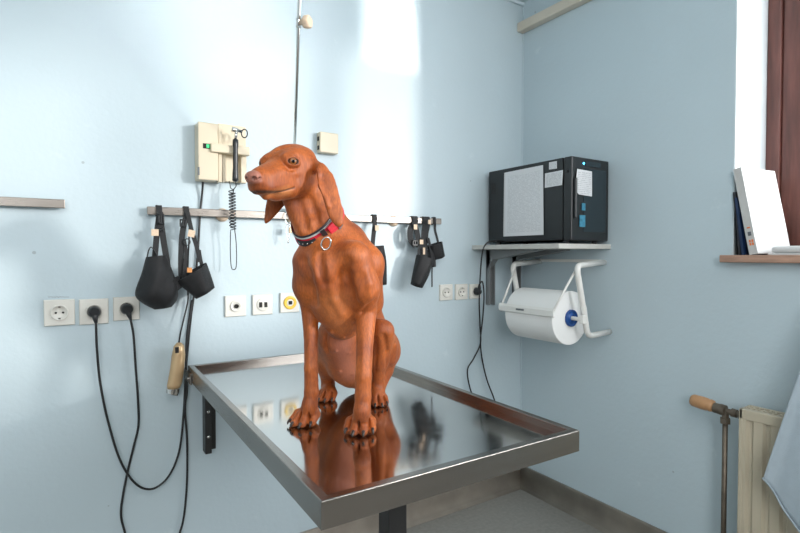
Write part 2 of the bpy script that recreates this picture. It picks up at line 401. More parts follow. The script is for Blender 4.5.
def mA(r):
    m = MB(); hang_strap(m, 158.5, [(157, 232, 0.055), (155.5, 250, 0.06), (154.5, 262, 0.065), (154, 272, 0.075)], 0.018); m.build('strap', M['web'], r)
    m = MB(); m.strip(spline([B(160, 212, 0.046), B(162, 230, 0.055), (B(165, 250, 0.06)), B(168, 268, 0.062)], 5), X, 0.019, 0.0025)
    m.build('strap', M['web'], r)
    m = MB(); m.strip(spline([B(166, 268, 0.07), B(161, 262, 0.075), B(151, 247, 0.06), B(146, 262, 0.06), B(142, 280, 0.07)], 5), Vector((0.3, 1, 0)), 0.012, 0.002); m.build('edge_tape', M['web'], r)
    m = MB(); cup(m, (156, 256), 9, (163, 308), 8, mid=[((156.5, 273), 14.5), ((157.5, 291), 19.5), ((160, 301), 16)], d0=0.08); m.build('cup', M['nylon'], r, smooth=True)
    m = MB(); cup(m, (164, 284), 16, (170.5, 294), 12, d0=0.085, depth=0.7); m.build('nose_opening', M['nylon'], r, smooth=True)
    buckle(r, 161, 219, 0.058, 0.020, 0.034); buckle(r, 159, 229, 0.062, 0.024, 0.014); tagm(r, 155, 232.5, 0.067, 0.022, 0.022)
def mB(r):
    m = MB(); hang_strap(m, 185.5, [(182.5, 232, 0.055), (181, 255, 0.06), (181, 277, 0.062)], 0.018); m.build('strap', M['web'], r)
    m = MB(); m.strip(spline([B(187.5, 212, 0.046), B(191.5, 230, 0.055), B(197, 248, 0.06), B(200, 262, 0.07)], 5), X, 0.014, 0.0025); m.build('strap', M['web'], r)
    m = MB(); m.strip(spline([B(184, 240, 0.06), B(186, 252, 0.062), B(185, 268, 0.07), B(184, 280, 0.07)], 5), X, 0.012, 0.002)
    m.strip(spline([B(199, 250, 0.062), B(201, 262, 0.07), B(204, 272, 0.07)], 5), X, 0.012, 0.002); m.build('edge_tape', M['web'], r)
    m = MB(); cup(m, (191, 272), 17.5, (205, 293), 10.5, d0=0.085); m.build('cup', M['nylon'], r, smooth=True)
    m = MB(); m.tube([B(187 + 3.2 * math.cos(a), 242 + 3.2 * math.sin(a), 0.066) for a in [2 * math.pi * j / 16 for j in range(17)]], 0.0018, 8, False); m.build('ring', M['blackp'], r, smooth=True)
    buckle(r, 183, 223, 0.060, 0.022, 0.026); tagm(r, 191.5, 233.5, 0.064, 0.022, 0.024, 'tag', 0.2); tagm(r, 189.5, 270, 0.125, 0.015, 0.016, 'otag')
def mC(r):
    m = MB(); hang_strap(m, 373.5, [(373, 240, 0.055), (372, 258, 0.06), (374, 275, 0.06)], 0.02); m.build('strap', M['web'], r)
    m = MB(); cup(m, (377, 246), 7.5, (380, 285), 7, d0=0.06, mid=((378, 262), 8.5)); m.build('cup', M['nylon'], r, smooth=True)
    tagm(r, 377, 228, 0.06, 0.018, 0.022)
def mD(r):
    m = MB(); hang_strap(m, 413.5, [(410.5, 230, 0.055), (411, 240, 0.058), (415, 245, 0.06)], 0.03); m.build('strap', M['web'], r)
    m = MB(); m.strip(spline([B(414, 222, 0.048), B(417, 232, 0.055), B(418, 240, 0.06), B(415, 246, 0.062)], 5), X, 0.026, 0.003); m.build('strap', M['web'], r)
    buckle(r, 415, 243, 0.065, 0.03, 0.024); tagm(r, 415.5, 227, 0.062, 0.018, 0.022)
def mE(r):
    m = MB(); hang_strap(m, 425, [(425, 232, 0.055), (424, 246, 0.06), (424, 258, 0.075)], 0.038); m.build('strap', M['web'], r)
    m = MB(); m.strip(spline([B(421, 238, 0.064), B(419, 250, 0.07), B(418, 258, 0.08)], 5), X, 0.012, 0.002)
    m.strip(spline([B(428, 238, 0.064), B(431, 250, 0.07), B(433, 262, 0.08)], 5), X, 0.014, 0.002); m.build('edge_tape', M['web'], r)
    m = MB(); cup(m, (425, 258), 9.5, (416.5, 286), 6.5, d0=0.085, mid=((421, 272), 8.8)); m.build('cup', M['nylon'], r, smooth=True)
    tagm(r, 421.5, 242, 0.075, 0.018, 0.02); tagm(r, 424, 251, 0.08, 0.01, 0.03)
def mF(r):
    m = MB(); hang_strap(m, 433.5, [(435, 230, 0.05), (437.5, 240, 0.05), (440, 252, 0.05)], 0.012); m.build('strap', M['web'], r)
    m = MB(); cup(m, (435, 244), 8.5, (438.5, 258), 7.0, d0=0.06); m.build('cup', M['nylon'], r, smooth=True)
    m = MB(); cup(m, (431, 250), 5, (432, 267), 4.2, d0=0.055); m.strip([B(432, 266, 0.055), B(432, 287, 0.05)], X, 0.006, 0.002); m.build('strap_end', M['web'], r)
    tagm(r, 429.5, 222, 0.062, 0.014, 0.02)
muzzle('large black fabric dog muzzle hanging leftmost on the wall bar', '', mA, 158)
muzzle('black cone-shaped dog muzzle with an orange tag, second from left on the bar', '', mB, 185)
muzzle('black dog muzzle half hidden behind the back of the sitting dog', '', mC, 373)
muzzle('short folded black muzzle strap with a buckle, just right of the dog', '', mD, 413)
muzzle('long narrow black dog muzzle hanging lowest in the right-hand cluster', '', mE, 425)
muzzle('small black dog muzzle hanging at the right tip of the bar', '', mF, 434)
# thin wire hook under the left muzzles
MB().tube(spline([B(160, 312, 0.02), B(163, 316, 0.02), B(169, 319, 0.02), B(174, 318, 0.02)], 5), 0.0009, 6)
# padlock and ring on rail, behind the dog
t = thing('key_ring', B(290, 222, 0.04), 'metal ring with a small brass padlock hanging from the bar under the dog\'s chin', 'key ring')
MB().tube([B(288 + 3 * math.cos(a), 218 + 6 * math.sin(a), 0.045) for a in [2 * math.pi * j / 18 for j in range(19)]], 0.0016, 8, False).build('ring', M['chrome'], t, smooth=True)
MB().tube(spline([B(287.5, 224, 0.05), B(286, 230, 0.05), B(288, 243, 0.05), B(289, 236, 0.05), B(289.5, 225, 0.05)], 5), 0.0018, 8).build('clip', M['chrome'], t, smooth=True)
c = B(291.5, 230, 0.05); MB().box((c.x - 0.010, c.y - 0.006, c.z - 0.011), (c.x + 0.012, c.y + 0.006, c.z + 0.011)).build('padlock_body', M['gold'], t, bevel=0.002)
MB().tube(spline([c + Vector((-0.006, 0, 0.01)), c + Vector((-0.006, 0, 0.022)), c + Vector((0.001, 0, 0.027)), c + Vector((0.008, 0, 0.022)), c + Vector((0.008, 0, 0.01))], 5), 0.0018, 8).build('shackle', M['chrome'], t, smooth=True)

# ------------------------------------------------------------------ otoscope wall unit
def wbox(mb, x0, y0, x1, y1, d0, d1):
    """box whose FRONT face (distance d1 from wall) covers pixel rectangle; back at d0"""
    a = B(x0, y0, d1); b = B(x1, y0, d1); c = B(x0, y1, d1)
    zt = (a.z + b.z) / 2; zb = (c.z + B(x1, y1, d1).z) / 2
    return mb.box((a.x, DW - d1, zb), (b.x, DW - d0, zt))
t = thing('otoscope_wall_unit', B(208, 180, 0.03), 'cream wall-mounted examination light unit with a black handle in its cradle', 'medical instrument')
wbox(MB(), 198, 122.5, 218, 180, 0.0, 0.062).build('housing', M['beige'], t, bevel=0.003)
wbox(MB(), 218, 125, 246, 182, 0.0, 0.022).build('backplate', M['beige'], t, bevel=0.003)
m = MB(); wbox(m, 218, 126, 222, 182, 0.02, 0.05); wbox(m, 222.5, 154, 225.5, 182, 0.022, 0.042); wbox(m, 241, 154, 246.5, 183, 0.02, 0.042); m.build('side_rib', M['beige'], t, bevel=0.002)
wbox(MB(), 211, 145, 250, 153.5, 0.05, 0.075).build('cradle', M['beige'], t, bevel=0.003)
m = MB(); wbox(m, 203, 143.5, 210, 148.5, 0.062, 0.0635); lp = m.build('switch_window', M['darkhole'], t)
m = MB(); wbox(m, 206.5, 144.3, 209.3, 147.8, 0.0635, 0.065).build('indicator_lamp', M['green'], lp)
wbox(MB(), 197.6, 167, 199.6, 175, 0.062, 0.064).build('side_button', M['ink'], t)
hd = MB(); hd.lathe(B(235.5, 139, 0.088), B(235.3, 181, 0.088), [(0, 0.006), (0.003, 0.0095), (0.02, 0.0105), (0.03, 0.0085), (0.10, 0.0085), (0.135, 0.0105), (0.146, 0.0105), (0.150, 0.006)]).build('handle', M['blackp'], t, smooth=True)
h = MB(); h.lathe(B(231.5, 129, 0.088), B(245, 132.5, 0.088), [(0, 0.005), (0.001, 0.0085), (0.02, 0.0085), (0.021, 0.006), (0.036, 0.0055)]).cyl(B(235.5, 139, 0.088), B(236.5, 131, 0.088), 0.005, 14)
h.build('head', M['chrome'], t, smooth=True)
MB().tube([B(244.5 + 3.0 * math.cos(a), 133.5 + 4.2 * math.sin(a), 0.09) for a in [2 * math.pi * j / 16 for j in range(17)]], 0.0022, 8, False).build('lens_ring', M['blackp'], t, smooth=True)
# coiled lead
pts = spline([B(235.3, 181, 0.088), B(236, 186, 0.088), B(234, 189, 0.085), B(233, 193, 0.08)], 8)
nco = 12
for i in range(nco * 12):
    f_ = i / (nco * 12); c = B(232.6 + 0.8 * f_, 193 + 36 * f_, 0.075); a = 2 * math.pi * i / 12
    pts.append(c + X * 0.0095 * math.cos(a) + Y * 0.0095 * math.sin(a))
pts += spline([B(230.6, 230, 0.07), B(230.3, 250, 0.065), B(231.2, 266, 0.065), B(233.5, 269.5, 0.065), B(236.3, 266, 0.065), B(236.3, 245, 0.065), B(234.6, 229, 0.068)], 7)
for i in range(nco * 12):
    f_ = 1 - i / (nco * 12); c = B(231.2 + 0.8 * f_, 190 + 37 * f_, 0.058); a = 2 * math.pi * i / 12
    pts.append(c + X * 0.0085 * math.cos(a) + Y * 0.0085 * math.sin(a))
pts += [B(230.5, 188, 0.045), B(229.5, 181, 0.035)]
MB().tube(pts, 0.0017, 6).build('coiled_lead', M['black'], t, smooth=True)

# beige square box by the dog's head
t = thing('junction_box', B(328, 152, 0.01), 'small square beige plastic box on the wall beside the dog\'s head', 'junction box')
m = MB(); wbox(m, 320, 132.5, 338.5, 153, 0.0, 0.034).build('cover', M['beige'], t, bevel=0.004, seg=3)
m = MB()
c = B(319.5, 139, 0.03)
for zz in (138, 147):
    p = B(320, zz, 0.034); MB().box((p.x - 0.002, DW - 0.026, p.z - 0.008), (p.x + 0.001, DW - 0.012, p.z + 0.008)).build('side_slot', M['darkhole'], t)

# leaning pole
bot = Vector((0.722, DW - 0.045, 1.38)); k1 = K(298.7, 23, 1.50)
dirp = (k1 - bot).normalized(); top = bot + dirp * 1.28
t = thing('leaning_pole', bot, 'thin steel pole rising from behind the dog\'s head, leaning off the wall', 'pole')
MB().cyl(bot, bot + dirp * 1.05, 0.0052, 16).build('tube', M['chrome'], t, smooth=True)
kc = k1
MB().lathe(kc - dirp * 0.012, kc + dirp * 0.012, [(0, 0.0075), (0.024, 0.0075)], 16).build('collar', M['chrome'], t, smooth=True)
kd = (RT * 1.0 - Z * 0.05 - FH * 0.35).normalized()
m = MB(); rs = []
qa = kd.cross(Z).normalized(); qb = kd.cross(qa)
for tt, rr in ((0.004, 0.006), (0.016, 0.008), (0.017, 0.015), (0.021, 0.0175), (0.034, 0.0175), (0.038, 0.014)):
    rs.append([kc + kd * tt + (qa * math.cos(2 * math.pi * j / 40) + qb * math.sin(2 * math.pi * j / 40)) * rr * (1 + (0.07 * math.cos(5 * 2 * math.pi * j / 40) if tt > 0.0165 else 0)) for j in range(40)])
m.rings(rs); m.build('clamp_knob', M['tag'], t, smooth=True)
m = MB(); m.box((bot.x - 0.012, DW - 0.052, 1.365), (bot.x + 0.012, DW - 0.018, 1.40)); m.build('rail_clamp', M['blackp'], t, bevel=0.003)

# ------------------------------------------------------------------ sockets
def plate_mb(mb, c, s, th=0.010):
    h = s / 2
    return mb.rings([[c + Vector((a * q, -y, b * q)) for a, b in ((-h, -h), (h, -h), (h, h), (-h, h))] for q, y in ((1, 0.0), (1, th * 0.6), (0.955, th))])
SOCK = 'earthed wall sockets'
def schuko(c, label, s=0.082, group=None):
    t = thing('wall_socket', c, label, 'wall socket', group)
    m = MB(); plate_mb(m, c, s).build('face_plate', M['ivory'], t, bevel=0.001)
    m = MB(); m.lathe(c + Vector((0, -0.010, 0)), c + Vector((0, -0.02, 0)), [(0, 0.0245), (0.005, 0.0245), (0.006, 0.0235), (0.006, 0.0205), (0.0015, 0.0195), (0.0005, 0.001)], 36).build('socket_well', M['ivory'], t, smooth=True)
    m = MB()
    for sx in (-1, 1): MB().cyl(c + Vector((sx * 0.0095, -0.0112, 0)), c + Vector((sx * 0.0095, -0.0125, 0)), 0.0033, 12).build('pin_hole', M['darkhole'], t)
    for sz in (-1, 1): MB().box((c.x - 0.003, c.y - 0.015, c.z + sz * 0.018 - 0.002), (c.x + 0.003, c.y - 0.0125, c.z + sz * 0.018 + 0.002)).build('earth_clip', M['chrome'], t)
    return t
def wp(px, py): 
    p = B(px, py, 0.005); return Vector((p.x, DW, p.z))
s1 = wp(59.5, 312.5); s2 = wp(94, 311.5); s3 = wp(126.5, 308.5)
schuko(s1, 'empty ivory wall socket under the strip of tape, leftmost on the wall')
schuko(s2, 'ivory wall socket with a black plug, second from the left edge')
schuko(s3, 'ivory wall socket with a black plug, below the leftmost muzzle', 0.078)
tp = MB(); wbox(tp, 44, 294, 76, 299.5, 0, 0.0012); tag(tp.build('tape_strip', M['wall']), 'narrow strip of old tape stuck above the leftmost wall socket', 'tape')
# pencil marks on tape
m = MB(); pts = [B(48 + i * 1.5, 297 + (0.9 if i % 2 else -0.8) * random.random(), 0.0016) for i in range(15)]
m.strip(pts, Z, 0.0012, 0.0003); m.build('pencil_marks', M['ink'], bpy.data.objects['tape_strip'])

a1 = wp(235.5, 306)
t = thing('antenna_socket', a1, 'ivory aerial wall socket with one round hole, left of the dog', 'wall socket')
plate_mb(MB(), a1, 0.078).build('face_plate', M['ivory'], t, bevel=0.001)
MB().lathe(a1 + Vector((0, -0.010, 0)), a1 + Vector((0, -0.03, 0)), [(0, 0.021), (0.004, 0.021), (0.005, 0.0195), (0.005, 0.014), (0.003, 0.013), (0.003, 0.001)], 32).build('surround', M['ivory'], t, smooth=True)
MB().lathe(a1 + Vector((0.001, -0.012, 0)), a1 + Vector((0.001, -0.03, 0)), [(0, 0.008), (0.006, 0.008), (0.006, 0.005), (0.002, 0.004)], 20).build('aerial_hole', M['darkhole'], t)
a2 = wp(262.5, 304.5)
t = thing('data_socket', a2, 'ivory wall socket with two dark data ports, between aerial and yellow-ringed sockets', 'wall socket')
plate_mb(MB(), a2, 0.078).build('face_plate', M['ivory'], t, bevel=0.001)
MB().lathe(a2 + Vector((0, -0.010, 0)), a2 + Vector((0, -0.03, 0)), [(0, 0.024), (0.003, 0.024), (0.004, 0.022), (0.004, 0.001)], 32).build('surround', M['ivory'], t, smooth=True)
m = MB()
for sx in (-1, 1): MB().box((a2.x + sx * 0.010 - 0.006, a2.y - 0.0155, a2.z - 0.010), (a2.x + sx * 0.010 + 0.006, a2.y - 0.0142, a2.z + 0.010)).build('port', M['darkhole'], t)
a3 = wp(289.5, 302.5)
t = thing('yellow_ring_socket', a3, 'ivory wall socket with a yellow ring, half behind the dog\'s front leg', 'wall socket')
plate_mb(MB(), a3, 0.078).build('face_plate', M['ivory'], t, bevel=0.001)
MB().lathe(a3 + Vector((0, -0.010, 0)), a3 + Vector((0, -0.03, 0)), [(0, 0.026), (0.004, 0.026), (0.005, 0.025), (0.005, 0.015), (0.003, 0.014), (0.003, 0.001)], 32).build('yellow_ring', M['yellow'], t, smooth=True)
m = MB(); m.lathe(a3 + Vector((0, -0.0135, 0)), a3 + Vector((0, -0.03, 0)), [(0, 0.014), (0.001, 0.0135)], 24).build('centre_disc', M['ivory'], t)
MB().box((a3.x - 0.007, a3.y - 0.0165, a3.z - 0.007), (a3.x + 0.007, a3.y - 0.0146, a3.z + 0.007)).build('port', M['darkhole'], t)
b1 = wp(446, 292.3); b2 = wp(461.3, 291.8); b3 = wp(475.0, 291.3)
schuko(b1, 'empty ivory wall socket right of the dog, left one of the row of three', 0.076)
schuko(b2, 'empty ivory wall socket right of the dog, middle one of the row of three', 0.076)
schuko(b3, 'ivory wall socket with a black plug, beside the shelf bracket', 0.072)

# ------------------------------------------------------------------ plugs and cables
def cable(name, label, pts, r=0.0037, m='black', plug=None, n=8, angled=True):
    root = thing(name, pts[0], label, 'cable')
    MB().tube(spline(pts, n), r, 8).build('flex', M[m], root, smooth=True)
    if plug is not None:
        c = plug
        MB().lathe(c + Vector((0, -0.011, 0)), c + Vector((0, -0.06, 0)), [(0, 0.0185), (0.010, 0.0190), (0.024, 0.0165), (0.032, 0.011)], 28).build('plug', M['blackp'], root, smooth=True)
        e = Vector(pts[0])
        MB().tube([c + Vector((0, -0.03, -0.002)), c.lerp(e, 0.5) + Vector((0, -0.018, 0.0)), e], [0.011, 0.0085, 0.0045], 14).build('cord_grip', M['blackp'], root, smooth=True)
    return root
cable('power_cable', 'black cable from the second socket looping down and up to the cream wall unit',
      [B(96, 323, 0.04), B(97, 350, 0.03), B(100.5, 385, 0.02), B(109, 425, 0.02), B(121, 462, 0.03), B(136, 484, 0.03), B(152, 489, 0.03), B(168, 477, 0.03), B(179, 452, 0.03), B(183.5, 415, 0.025), B(186, 370, 0.02),
       B(190, 325, 0.012), B(194.5, 290, 0.010), B(198, 250, 0.009), B(200, 215, 0.009), B(202, 195, 0.012), B(203, 182, 0.03)], plug=s2)
cable('power_cable', 'black cable from the third socket wandering straight down past the loop',
      [B(130.5, 319, 0.035), B(133.5, 335, 0.03), B(135.5, 365, 0.02), B(138, 400, 0.02), B(138.5, 425, 0.015), B(134, 445, 0.012), B(128, 470, 0.012), B(123, 495, 0.015), B(121, 515, 0.015), B(125, 533, 0.02), B(131, 560, 0.03), B(140, 590, 0.05), B(160, 625, 0.06)], plug=s3)
cable('thin_lead', 'black lead hanging down the wall beside the clipper to the floor',
      [B(192, 300, 0.03), B(187, 335, 0.03), B(186, 360, 0.035), B(187, 390, 0.035), B(185, 408, 0.03), B(187, 440, 0.02), B(187, 480, 0.015), B(184, 515, 0.015), B(179, 535, 0.02), B(165, 575, 0.04), B(150, 620, 0.06)])
p_top = B(204, 189, 0.02)
# clipper
t = thing('hair_clipper', B(176, 392, 0.04), 'gold-coloured hair clipper hanging on its cord by the table corner', 'hair clipper')
def ring_el(c, ux, hw, hd, k=20): return [c + ux * hw * math.cos(2 * math.pi * j / k) + Y * hd * math.sin(2 * math.pi * j / k) for j in range(k)]
ax = [(179, 342.5, 5), (179, 346, 12), (178.5, 355, 15.5), (177.5, 366, 16), (176, 376, 16.5), (174.5, 384, 17), (173.5, 388, 15)]
m = MB(); m.rings([ring_el(B(a, b, 0.05), X, w * 0.00142, 0.020 if w > 6 else 0.008) for a, b, w in ax]); m.build('body', M['gold'], t, smooth=True)
m = MB(); m.rings([ring_el(B(a, b, 0.05), (X - Z * 0.45).normalized(), w, 0.014) for a, b, w in ((173.5, 387, 0.021), (172.5, 391, 0.022), (171.8, 394, 0.020))]); m.build('blade', M['chrome'], t, smooth=False)
m = MB(); m.box((-0.006, -0.002, -0.010), (0.006, 0.002, 0.010), Matrix.Translation(B(177, 350, 0.071))); m.build('switch', M['black'], t, bevel=0.001)
m = MB(); m.tube(spline([B(179, 343, 0.05), B(180.5, 333, 0.05), B(184, 318, 0.045), B(188, 300, 0.04), B(187.5, 285, 0.03), B(188, 262, 0.022), B(189, 240, 0.016), B(189.5, 222, 0.015)], 8), 0.0028, 8); m.build('cord', M['black'], t, smooth=True)

# ------------------------------------------------------------------ examination table
TX0, TX1, TY0, TY1 = 0.327, 0.935, 0.724, 1.875
RZ = 1.22 - 0.385; SZ = 1.22 - 0.403
t = thing('examination_table', (0.64, 1.0, 0), 'steel veterinary examination table with a raised rim, carrying the dog', 'table'); t.rotation_euler = (0, 0, math.radians(-0.7))
AT = 0.018
m = MB(); m.box((TX0 + AT, TY0 + AT, SZ - 0.004), (TX1 - AT, TY1 - AT, SZ)); m.build('tabletop', M['steel'], t)
rim = MB(); zb = RZ - 0.046
def frame_ring(z0, z1, o, i):
    P = [(TX0 + o, TY0 + o), (TX1 - o, TY0 + o), (TX1 - o, TY1 - o), (TX0 + o, TY1 - o)]; Q = [(TX0 + i, TY0 + i), (TX1 - i, TY0 + i), (TX1 - i, TY1 - i), (TX0 + i, TY1 - i)]
    rim.rings([[Vector((x, y, z0)) for x, y in P], [Vector((x, y, z1)) for x, y in P], [Vector((x, y, z1)) for x, y in Q], [Vector((x, y, z0)) for x, y in Q], [Vector((x, y, z0)) for x, y in P]], False, False)
frame_ring(zb, RZ, 0, AT)
rim.build('rim', M['rim'], t, bevel=0.0018)
m = MB(); m.box((TX0 + 0.03, TY0 + 0.03, SZ - 0.03), (TX1 - 0.03, TY1 - 0.03, SZ - 0.0045)); m.build('underframe', M['greysteel'], t)
m = MB(); m.box((0.60, 0.975, 0.02), (0.648, 1.025, SZ - 0.03)); m.build('leg', M['dark_steel'], t, bevel=0.003)
m = MB(); m.box((0.45, 0.80, 0.0), (0.80, 1.20, 0.02)); m.build('foot_plate', M['dark_steel'], t, bevel=0.004)
m = MB(); hb = B(197, 388, 0.03)
m.box((TX0 - 0.006, TY1 - 0.075, RZ - 0.052), (TX0, TY1 + 0.043, RZ - 0.015)); m.cyl((TX0 - 0.012, TY1 - 0.055, RZ - 0.034), (TX0, TY1 - 0.055, RZ - 0.034), 0.006, 12); m.build('hinge_bracket', M['rim'], t, bevel=0.001)
# support bracket on the wall below the table
a = B(203.5, 405, 0.02); b = B(216, 450, 0.02)
t = thing('wall_bracket', (a.x, DW, b.z), 'short dark steel bracket on the wall under the back of the table', 'bracket')
m = MB(); m.box((a.x, DW - 0.045, b.z), (a.x + 0.022, DW, RZ - 0.05)).box((a.x, DW - 0.006, b.z), (a.x + 0.045, DW, RZ - 0.05)); m.build('channel', M['dark_steel'], t, bevel=0.0015)
m = MB()
for py in (412, 437): p = B(208, py, 0.045); MB().lathe((a.x + 0.011, DW - 0.044, p.z), (a.x + 0.011, DW - 0.06, p.z), [(0, 0.006), (0.003, 0.0055), (0.005, 0.003)], 12).build('bolt', M['chrome'], t, smooth=True)

# ------------------------------------------------------------------ shelf, oven
SX0, SY0 = 1.666, 1.397; SZ0, SZ1 = 1.22 + 0.022, 1.22 + 0.043
t = thing('wall_shelf', (1.84, DW, SZ0), 'grey laminate shelf in the room corner carrying the black cabinet', 'shelf')
MB().box((SX0, SY0, SZ0), (RW - 0.001, DW, SZ1)).build('board', M['shelfm'], t, bevel=0.0015)
for x, d in ((B(488.5, 280).x, 0), (B(514.5, 280).x, 0)):
    m = MB(); zb_ = B(488, 304.5).z
    m.box((x - 0.018, DW - 0.006, zb_), (x + 0.018, DW, SZ0)).box((x - 0.018, DW - 0.03, zb_), (x - 0.014, DW, SZ0)).box((x + 0.014, DW - 0.03, zb_), (x + 0.018, DW, SZ0))
    m.box((x - 0.018, DW - 0.34, SZ0 - 0.006), (x + 0.018, DW, SZ0))
    m.hexa([(x - 0.018, DW - 0.05, SZ0 - 0.05), (x + 0.018, DW - 0.05, SZ0 - 0.05), (x + 0.018, DW - 0.006, SZ0 - 0.10), (x - 0.018, DW - 0.006, SZ0 - 0.10),
            (x - 0.018, DW - 0.34, SZ0 - 0.006), (x + 0.018, DW - 0.34, SZ0 - 0.006), (x + 0.018, DW - 0.006, SZ0 - 0.006), (x - 0.018, DW - 0.006, SZ0 - 0.006)])
    m.build('bracket', M['greysteel'], t, bevel=0.001)
OX0, OX1, OY0, OY1, OZ0, OZ1 = 1.752, 2.000, 1.405, 1.905, SZ1 + 0.016, 1.22 + 0.407
t = thing('sterilising_cabinet', (1.87, 1.65, SZ1), 'black steriliser cabinet with papers taped on it, on the corner shelf', 'steriliser')
dy = OY0 + 0.042
MB().box((OX0, dy + 0.003, OZ0), (OX1, OY1, OZ1)).build('body', M['oven'], t, bevel=0.004)
dr = MB().box((OX0, OY0, OZ0 - 0.002), (OX1, dy, OZ1)).build('door', M['oven'], t, bevel=0.005)
MB().box((OX0 + 0.075, OY0 - 0.0015, OZ0 + 0.035), (OX1 - 0.022, OY0, OZ1 - 0.045)).build('door_glass', M['ovenglass'], dr)
m = MB(); m.lathe((OX0 - 0.001, OY0 + 0.022, OZ1 - 0.06), (OX0 - 0.02, OY0 + 0.022, OZ1 - 0.06), [(0, 0.006), (0.004, 0.005)], 14); m.build('screw_cap', M['blackp'], dr)
MB().box((OX0 + 0.012, OY0 - 0.012, OZ0 + 0.09), (OX0 + 0.024, OY0, OZ1 - 0.09)).build('door_handle', M['blackp'], dr, bevel=0.004)
MB().box((OX0 + 0.085, OY0 - 0.003, OZ1 - 0.034), (OX0 + 0.185, OY0 - 0.0005, OZ1 - 0.014)).build('control_panel', M['ovenglass'], dr)
MB().cyl((OX0 + 0.075, OY0 - 0.003, OZ1 - 0.025), (OX0 + 0.075, OY0, OZ1 - 0.025), 0.0045, 14).build('indicator_lamp', M['bluelite'], dr)
MB().box((OX0 + 0.048, OY0 - 0.004, OZ0 + 0.055), (OX0 + 0.085, OY0 - 0.002, OZ0 + 0.105)).build('blue_label', M['bluelabel'], dr)
MB().box((OX0 + 0.062, OY0 - 0.004, OZ0 + 0.125), (OX0 + 0.085, OY0 - 0.002, OZ0 + 0.155)).build('blue_label', M['bluelabel'], dr)
for x, y in ((OX0 + 0.03, OY0 + 0.05), (OX1 - 0.03, OY0 + 0.05), (OX0 + 0.03, OY1 - 0.04), (OX1 - 0.03, OY1 - 0.04)):
    MB().cyl((x, y, SZ1), (x, y, OZ0), 0.012, 16).build('foot', M['blackp'], t)
m = MB()
for i in range(9): m.box((OX0 - 0.001, OY1 - 0.05, OZ1 - 0.06 - i * 0.006), (OX0, OY1 - 0.02, OZ1 - 0.063 - i * 0.006))
m.build('vent', M['darkhole'], t)
def side(px): # y on the cabinet's left side for a pixel column
    r = ray(px, 200); return r.y * (OX0 / r.x)
def sheetq(name, pa, pb, pc, pd, m, out, label=None):  # pixel corners bl, br, tr, tl on left side plane
    q = []
    for px, py in (pa, pb, pc, pd):
        r = ray(px, py); q.append(EYE + r * ((OX0 - out) / r.x))
    o = MB(); o.quad(*q, uv=True)
    back = [v + X * 0.0008 for v in q]; o.quad(*reversed(back)); return o.build(name, m, None)
tag(sheetq('printed_sheet', (504.5, 236.5), (543.5, 234.8), (543, 165), (505.5, 172.5), M['sheet'], 0.004), 'large white printed sheet in a sleeve on the side of the black cabinet', 'paper')
o = sheetq('punched_edge', (503.3, 236.5), (504.8, 236.5), (505.8, 172.5), (504.2, 172.9), M['binder'], 0.0035); o.parent = bpy.data.objects['printed_sheet']
tag(sheetq('small_sticker', (549, 169.5), (556.8, 168.5), (556.8, 161), (549, 162.5), M['note'], 0.003), 'small white square sticker near the top of the cabinet side', 'sticker')
tag(sheetq('paper_note', (544.8, 187.8), (562, 185.0), (563, 170), (545, 173.5), M['note'], 0.004), 'white note taped on the cabinet side next to the large sheet', 'paper')
m = MB(); q = []
for px, py in ((576.5, 191), (579, 194.5), (592, 196.5), (592, 171.5), (577.3, 168.8), (576.2, 180)):
    r = ray(px, py); q.append(EYE + r * ((OY0 - 0.006) / r.y))
m.v = q + [v + Y * 0.001 for v in q]; m.f = [tuple(range(6)), tuple(reversed(range(6, 12)))]
xs = [v.x for v in q]; zs = [v.z for v in q]
m.uv[0] = [((v.x - min(xs)) / (max(xs) - min(xs)), (v.z - min(zs)) / (max(zs) - min(zs))) for v in q]
tag(m.build('paper_note', M['note']), 'white note with a curved corner taped on the cabinet door', 'paper')
# cable of the cabinet
cp = wp(475, 291.3)
root = cable('power_cable', 'black cable drooping from the corner cabinet to the floor behind the table',
      [B(512, 242.3, 0.13), B(500, 240.8, 0.13), B(490, 241.5, 0.13), B(484.5, 246, 0.12), B(482, 255, 0.11), B(480.5, 272, 0.09), B(479.3, 300, 0.075), B(480, 325, 0.05), B(480.5, 343, 0.035), B(474, 358, 0.03), B(467.5, 370, 0.03), B(470, 388, 0.03), B(476, 405, 0.03), B(482, 440, 0.02), B(486, 478, 0.05)])
root = cable('power_cable', 'black plugged-in cable hanging from the socket beside the shelf bracket',
      [B(479.5, 284, 0.045), B(482.5, 282, 0.05), B(484, 295, 0.05), B(483, 315, 0.05), B(480.5, 340, 0.045), B(482, 358, 0.03), B(487, 380, 0.03), B(495, 402, 0.03), B(500, 430, 0.02), B(503, 470, 0.05)], plug=cp)

# ------------------------------------------------------------------ paper roll holder
t = thing('roll_holder', (RW, 1.6, 1.18), 'white tubular wall holder under the corner shelf with a tear bar', 'roll holder')
zt = EYE.z - 0.037; zbm = EYE.z - 0.345; RY = 1.41; LY = 1.808
def fillet(pts, r=0.03, n=6):
    out = [Vector(pts[0])]
    for i in range(1, len(pts) - 1):
        p0, p1, p2 = Vector(pts[i - 1]), Vector(pts[i]), Vector(pts[i + 1])
        a = p1 + (p0 - p1).normalized() * r; b = p1 + (p2 - p1).normalized() * r
        for j in range(n + 1):
            s = j / n; out.append(a * (1 - s) ** 2 + p1 * 2 * s * (1 - s) + b * s * s)
    out.append(Vector(pts[-1])); return out
for wy, by in ((1.43, 1.38), (1.80, 1.745)):
    m = MB(); m.tube(fillet([(RW, wy, zt), (1.755, by, zt - 0.012), (1.838, by + 0.005, zbm - 0.004), (RW, wy - 0.03, zbm)], 0.035), 0.0125, 14)
    m.build('side_tube', M['whitemetal'], t, smooth=True)
